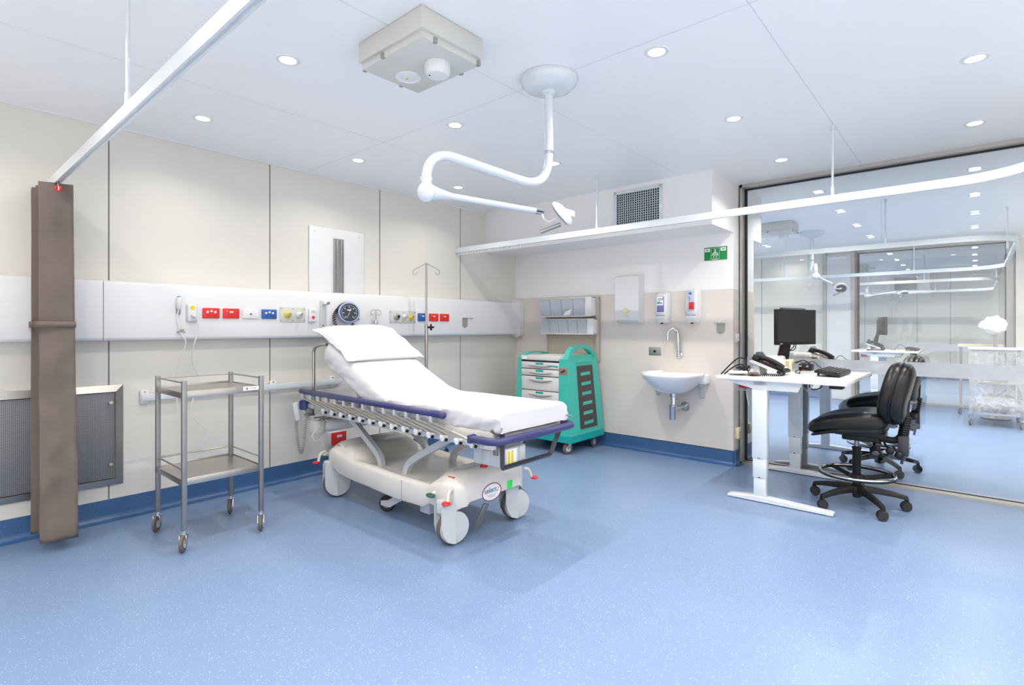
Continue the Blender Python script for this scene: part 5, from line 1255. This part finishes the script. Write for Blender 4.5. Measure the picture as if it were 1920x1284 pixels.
part(nb, 'housing', M().box(-1.125, 4.985, DZ, -1.03, 5.09, DZ+.055, .006), BLACK)
part(nb, 'sockets', M().box(-1.125, 4.983, DZ+.03, -1.10, 4.9865, DZ+.045).box(-1.07, 4.983, DZ+.03, -1.05, 4.9865, DZ+.045), GPRINT)
part(nb, 'red_lead', M().tube(smoothpath([(-1.085, 4.985, DZ+.035), (-1.08, 4.96, DZ+.03), (-1.085, 4.965, DZ+.01), (-1.07, 4.98, DZ+.005)], 5), .003, 6), DRED)
part(nb, 'upper_cables', M().tube(smoothpath([(-1.16, 5.0, DZ+.06), (-1.12, 4.99, DZ+.075), (-1.09, 5.0, DZ+.062), (-1.06, 4.99, DZ+.07), (-1.04, 5.02, DZ+.05)], 6), .004, 7).tube(smoothpath([(-1.15, 5.03, DZ+.06), (-1.10, 5.02, DZ+.085), (-1.05, 5.04, DZ+.06)], 6), .004, 7), BLACK)
kb = thing('keyboard', 'black computer keyboard propped on its feet near the desk edge', 'keyboard', (-.82, 4.66, DZ))
A = math.radians(9); o = Vector((-.737, 4.66, DZ+.006)); u = Vector((-math.cos(A), 0, math.sin(A))); v = Vector((0, 1, 0)); n = Vector((math.sin(A), 0, math.cos(A))); R = Matrix((u, v, n)).transposed()
part(kb, 'case', M().obox(o+u*.08+n*.008, (.165, .455, .02), R, .005), BLACK)
for i in range(6):
    w_ = .0165
    m = M()
    for k in range(15 if i else 9):
        y = -.215+k*(.43/(15 if i else 9)); ww = .43/(15 if i else 9)
        m.obox(o+u*(.022+i*.0235)+v*(y+ww/2)+n*.022, (w_, ww-.004, .010), R, .003)
    part(kb, 'key_row', m, mat('key_black', rgb(44, 44, 48), .5))
for y in (-.19, .19):
    part(kb, 'prop_foot', M().obox(o+u*.14+v*y+Vector((0, 0, -.004)), (.012, .03, .035), Matrix.Rotation(0, 3, 'X'), .002), BLACK)
part(kb, 'cable', M().tube(smoothpath([o+u*.165+v*.1, o+u*.2+v*.12+Vector((0, 0, .02)), o+u*.25+v*.14+Vector((0, 0, .045)), o+u*.29+v*.10+Vector((0, 0, .0)), o+u*.31+v*.0+Vector((0, 0, -.02-.02)), Vector((-1.03, 4.60, DZ+.005)), Vector((-1.09, 4.72, DZ+.005)), Vector((-1.11, 4.9, DZ+.005))], 8), .0032, 7), BLACK)
ms = thing('computer_mouse', 'black computer mouse behind the keyboard on the desk', 'mouse', (-.80, 5.0, DZ))
part(ms, 'mouse_body', M().sphere((-.80, 5.0, DZ+.012), .03, 18, (1.7, 1., .72)), BLACK)
part(ms, 'scroll_wheel', M().cyl((-.775, 4.995, DZ+.03), (-.775, 5.005, DZ+.03), .009), GREYB)
solo('envelope', M().obox((-1.37, 4.21, DZ+.02), (.13, .17, .018), Matrix.Rotation(.35, 3, 'Z')@Matrix.Rotation(-.10, 3, 'X'), .002), mat('white_card', rgb(232, 230, 226), .6), 'white folded papers under the cables left of the telephone', 'papers')
m = M()
rr = random.Random(3)
for k in range(9):
    P = [Vector((-1.34+rr.uniform(-.04, .04), 4.25+rr.uniform(-.06, .06), DZ+.032+rr.uniform(0, .035))) for _ in range(5)]
    m.tube(smoothpath(P, 6), .0042, 6)
m.tube(smoothpath([(-1.47, 4.14, DZ+.006), (-1.44, 4.24, DZ+.07), (-1.42, 4.36, DZ+.115), (-1.375, 4.37, DZ+.118), (-1.35, 4.33, DZ+.09), (-1.34, 4.28, DZ+.05)], 8), .0055, 7)
m.tube(smoothpath([(-1.45, 4.15, DZ+.006), (-1.41, 4.22, DZ+.055), (-1.38, 4.30, DZ+.075), (-1.34, 4.28, DZ+.06), (-1.29, 4.2, DZ+.03)], 8), .0055, 7)
solo('cable_bundle', m, BLACK, 'tangle of black cables on the desk corner left of the telephone', 'cables')
solo('adapter', M().obox((-1.25, 4.18, DZ+.016), (.07, .05, .028), Matrix.Rotation(.6, 3, 'Z'), .006), mat('brown_grey_plastic', rgb(110, 100, 94), .5), 'brown-grey adapter among the cables before the telephone', 'adapter')

# ------------------------------------------------------------------ drafting chair
CX, CYc = -.635, 4.47
ch = thing('office_chair', 'black drafting chair with a chrome foot ring on our side of the glass', 'office chair', (CX, CYc, 0))
def se(x, p): return (1 if x >= 0 else -1)*abs(x)**p
def pad(m, cen, ax, ay, az, hx, hy, hz, n=40, p=.62, f=None):
    """a puffed cushion: superellipse outline, rounded rim"""
    rings = []
    K = 14
    for k in range(1, K):
        ph = -PI/2+PI*k/K; cz = math.sin(ph); r = abs(math.cos(ph))**.34
        ring = []
        for i in range(n):
            t_ = 2*PI*i/n; x = se(math.cos(t_), p)*r; y = se(math.sin(t_), p)*r
            q = cen+ax*hx*x+ay*hy*y+az*hz*se(cz, .9)
            if f: q = f(q, x, y, cz)
            ring.append(q)
        rings.append(ring)
    return m.loft(rings)
def seatf(q, x, y, cz):
    # waterfall front (x=-1), dished middle, raised rear
    q = q.copy()
    q.z += -.075*max(0, -x-.25)**1.6+.018*x+.012*math.cos(PI*min(1, abs(y)))*(-1)*(1 if cz > 0 else .3)+(.012*math.sin(x*3.) if cz > 0 else 0)
    return q
part(ch, 'seat', pad(M(), Vector((-.682, CYc, .605)), Vector((1, 0, 0)), Vector((0, 1, 0)), Vector((0, 0, 1)), .248, .235, .066, f=seatf), LEATH, 'padded black seat', sharp=80)
part(ch, 'seat_shell', pad(M(), Vector((-.68, CYc, .551)), Vector((1, 0, 0)), Vector((0, 1, 0)), Vector((0, 0, 1)), .232, .22, .024, f=seatf), BLACK, sharp=60)
ax = Vector((0, 1, 0)); up = Vector((.04, 0, 1)).normalized(); bn = up.cross(ax)*-1
if bn.x > 0: bn = -bn
def backf(q, x, y, cz):
    q = q.copy(); q += bn*(.03*x*x)-bn*.018*math.sin(y*2.2)*(1)
    nar = 1-.20*max(0, y)**1.5-.06*max(0, -y)**2
    q = Vector((q.x, CYc+(q.y-CYc)*nar, q.z))
    return q
bc = Vector((-.40, CYc, .818))
part(ch, 'backrest', pad(M(), bc+bn*.012, ax, up, bn, .21, .213, .062, 48, .74, f=backf), LEATH, 'padded black backrest', sharp=80)
part(ch, 'backrest_shell', pad(M(), bc-bn*.03, ax, up, bn, .204, .208, .052, 48, .74, f=backf), LEATH, sharp=80)
pipe = [backf(bc+ax*.211*se(math.cos(2*PI*i/48), .74)+up*.212*se(math.sin(2*PI*i/48), .74)-bn*.014, se(math.cos(2*PI*i/48), .74), se(math.sin(2*PI*i/48), .74), 0) for i in range(48)]
part(ch, 'piping', M().tube(pipe, .0045, 7, True), LEATH)
bar = part(ch, 'back_bar', M().tube(bend([(-.50, CYc, .50), (-.40, CYc, .49), (-.362, CYc, .56), (-.352, CYc, .78)], .05, 6), .016, 10, rz=.024), BLACK)
m = M()
for k in range(11): m.torus((-.372+.0022*k, CYc, .505+.0155*k), .026, .007, (.14, 0, 1), 20, 6)
part(bar, 'ribbed_boot', m, BLACK, 'ribbed black boot')
part(ch, 'back_bracket', M().box(-.395, CYc-.045, .40, -.335, CYc+.03, .535, .008).tube([(-.365, CYc-.02, .40), (-.375, CYc-.02, .345)], .009, 8), DGREY)
part(ch, 'mechanism', M().box(-.76, CYc-.075, .505, -.46, CYc+.075, .545, .008).box(-.72, CYc-.05, .47, -.50, CYc+.05, .51, .01), BLACK)
k = part(ch, 'tension_knob', M().lathe([(.01, 0), (.01, .05), (.033, .055), (.033, .085), (.012, .09), (0, .09)], (-.53, CYc-.02, .47), (.2, -.75, -.75), 10), BLACK)
part(k, 'knob_cap', M().cyl(Vector((-.53, CYc-.02, .47))+Vector((.2, -.75, -.75)).normalized()*.088, Vector((-.53, CYc-.02, .47))+Vector((.2, -.75, -.75)).normalized()*.093, .021), STEELD, 'grey knob face')
for p, q in (((-.47, CYc-.03, .475), (-.43, CYc-.11, .44)), ((-.42, CYc-.03, .46), (-.385, CYc-.07, .41))):
    part(ch, 'side_knob', M().cyl(p, q, .007).sphere(q, .026, 14, (1, .7, 1)), BLACK)
part(ch, 'gas_column', M().cyl((CX, CYc, .38), (CX, CYc, .49), .0155, seg=20), STEELD)
part(ch, 'column_sleeve', M().lathe([(.027, .11), (.027, .405), (.03, .41), (.03, .42), (.016, .425), (0, .425)], (CX, CYc, 0), seg=24), BLACK)
fr = part(ch, 'foot_ring', M().torus((CX, CYc, .238), .225, .0105, (0, 0, 1), 64, 12), CHROME, 'chrome foot ring')
part(fr, 'ring_tread', M().lathe([(.214, .222), (.236, .222), (.237, .232), (.213, .232)], (CX, CYc, 0), seg=64, caps=False), BLACK)
for k in range(3):
    a_ = 2*PI*k/3+.4; d = Vector((math.cos(a_), math.sin(a_), 0)); p0 = Vector((CX, CYc, .20))+d*.025; p1 = Vector((CX, CYc, .232))+d*.22
    part(fr, 'ring_spoke', M().tube([p0, p1], .010, 8, rz=.016), BLACK)
part(fr, 'ring_hub', M().lathe([(.028, .17), (.043, .175), (.05, .20), (.043, .225), (.028, .23)], (CX, CYc, 0), seg=24), BLACK)
part(ch, 'base_hub', M().lathe([(.02, .062), (.026, .065), (.028, .09), (.046, .095), (.05, .12), (.046, .145), (.028, .155), (0, .155)], (CX, CYc, 0), seg=26), BLACK)
for a_ in (163, 235, 307, 19, 91):
    a_ = math.radians(a_); d = Vector((math.cos(a_), math.sin(a_), 0)); sd = Vector((-d.y, d.x, 0)); c0 = Vector((CX, CYc, 0)); rings = []
    for r_, z, w_, h_ in ((.03, .125, .024, .024), (.12, .122, .022, .02), (.22, .108, .019, .017), (.275, .096, .018, .015), (.30, .088, .016, .016), (.305, .078, .014, .012)):
        rings.append([c0+d*r_+sd*x*w_+Vector((0, 0, z+y*h_)) for x, y in ((-1, -.8), (-.8, -1), (.8, -1), (1, -.8), (.85, .6), (.5, 1), (-.5, 1), (-.85, .6))])
    l = part(ch, 'base_leg', M().loft(rings), BLACK)
    cc = c0+d*.292; wd_ = Vector((.35, -.94, 0)) if True else sd
    wn = Vector((.42, -.91, 0)).normalized()
    cp = cc+Vector((0, 0, .031))+wn*.0
    part(l, 'castor_stem', M().cyl(cc+Vector((0, 0, .05)), cc+Vector((0, 0, .088)), .009).lathe([(.031, -.012), (.034, -.01), (.034, .01), (.031, .012)], cp+Vector((0, 0, .004)), wn, 20), BLACK)
    w2 = part(l, 'castor_wheel', M().lathe([(.012, -.024), (.028, -.024), (.030, -.02), (.030, -.007), (.026, -.006), (.026, .006), (.030, .007), (.030, .02), (.028, .024), (.012, .024)], cp, wn, 26), DRUB)
    part(w2, 'wheel_disc', M().lathe([(0, .0245), (.018, .0245), (.02, .0235)], cp, wn, 22).torus(cp+wn*.024, .0225, .0022, wn, 26, 6), DGREY)

# ------------------------------------------------------------------ reflections of desk, clutter and chair in the glass, built as solid copies
def mir(o, yc, label, dx=0., dz=0., group=None):
    return copy_tree(o, (dx, 10.5-2*yc, dz), label, group)
mir(desk, 4.625, 'reflected white height-adjustable desk, built as a solid copy behind the glass')
m2 = mir(mon, 4.908, 'black computer monitor behind the glass, peeping over the nearer one', -.144, .035)
m2.rotation_euler = (0, -.02, .22)
mir(ph, 4.40, 'reflected black desk telephone, built as a copy behind the glass', .03)
mir(bx, 4.87, 'reflected cream printer box with an orange sticker, built behind the glass', .04)
mir(nb, 5.04, 'reflected small black device box, built as a copy behind the glass')
mir(kb, 4.66, 'reflected black computer keyboard, built as a copy behind the glass')
copy_tree(ch, (-.02, 1.27, 0), 'reflected black drafting chair, built as a solid copy behind the glass')
# the next workstation, at the second partition
copy_tree(desk, (.0, 5.85, 0), 'white desk standing before the second glass partition')
m3 = copy_tree(mon, (.06, 5.75, .02), 'black monitor seen edge-on before the second glass partition'); m3.rotation_euler.z = .7
copy_tree(kb, (.08, 5.72, 0), 'black keyboard lying on the desk before the second partition')
copy_tree(ph, (.0, 5.75, 0), 'black desk telephone on the desk before the second partition')

# ------------------------------------------------------------------ wrapped trolley in the room beyond
t = thing('wrapped_trolley', 'steel trolley wound in clear plastic wrap beyond the glass', 'trolley', (.2, 9.42, 0))
x0, x1, y0, y1 = -.04, .44, 9.12, 9.74
for x in (x0, x1):
    for y in (y0, y1):
        part(t, 'post', M().box(x-.014, y-.014, .11, x+.014, y+.014, .985, .002), STEEL)
        castor(t, x, y, .05, .115, 1.3, CHROME, RUB, .022)
for z in (.965, .56, .16):
    part(t, 'shelf', M().box(x0, y0, z-.012, x1, y1, z+.012, .003), STEEL)
pts = bend([(x0-.02, y0-.02, 0), (x1+.02, y0-.02, 0), (x1+.02, y1+.02, 0), (x0-.02, y1+.02, 0), (x0-.02, y0-.02, 0)], .02, 3)
rings = []
for k in range(16):
    z = .15+.83*k/15
    rings.append([Vector((p.x+.006*noise.noise(Vector((p.x*9, p.y*9, z*14))), p.y+.008*noise.noise(Vector((p.x*9, p.y*9, z*14+5))), z)) for p in pts[:-1]])
part(t, 'plastic_wrap', M().loft(rings, False), WRAP, 'clear plastic wrap')
part(t, 'top_sheet', M().box(x0-.03, y0-.03, .98, x1+.03, y1+.03, .998, .006), SHEET, 'white sheet folded over the top')
def lump(c, r, sc, seed, m=None):
    m = m or M(); q = bmesh.ops.create_icosphere(m.bm, subdivisions=4, radius=r)
    for v in q['verts']:
        d = v.co.normalized(); f = 1+.22*noise.noise(d*2.2+Vector((seed, 0, 0)))+.12*noise.noise(d*5.5+Vector((0, seed, 0)))
        v.co = Vector((v.co.x*sc[0]*f, v.co.y*sc[1]*f, v.co.z*sc[2]*f))+Vector(c)
    return m
part(t, 'lower_bundle', lump((.2, 9.42, .29), .14, (1.35, 1.5, .78), 4), SHEET, 'white bundle on the lowest shelf')
t = thing('bagged_stand', 'steel pole topped by a crumpled white plastic bag behind the wrapped trolley', 'covered stand', (.215, 9.95, 0))
part(t, 'pole', M().tube([(.215, 9.95, .06), (.215, 9.95, 1.28)], .02, 14), STEEL)
part(t, 'plastic_bag', lump((.195, 9.95, 1.295), .13, (1.05, .9, .92), 11), PAPER, 'crumpled white bag')
part(t, 'base', M().lathe([(.16, 0), (.17, .02), (.05, .05), (.02, .07), (0, .07)], (.215, 9.95, 0), seg=26), STEELD)
t = thing('side_table', 'white topped wheeled table beyond the glass, left of the wrapped trolley', 'table', (-.02, 10.35, 0))
part(t, 'table_top', M().box(-.19, 10.15, .985, .3, 10.55, 1.015, .006), WHITE)
part(t, 'tray_rim', M().box(-.19, 10.148, 1.01, .3, 10.156, 1.03, .002), CREAM)
for x in (-.16, .27):
    for y in (10.18, 10.52):
        part(t, 'leg', M().tube([(x, y, .1), (x, y, .985)], .012, 10), STEEL)
        castor(t, x, y, .045, .11, 1.2, CHROME, RUB, .02)
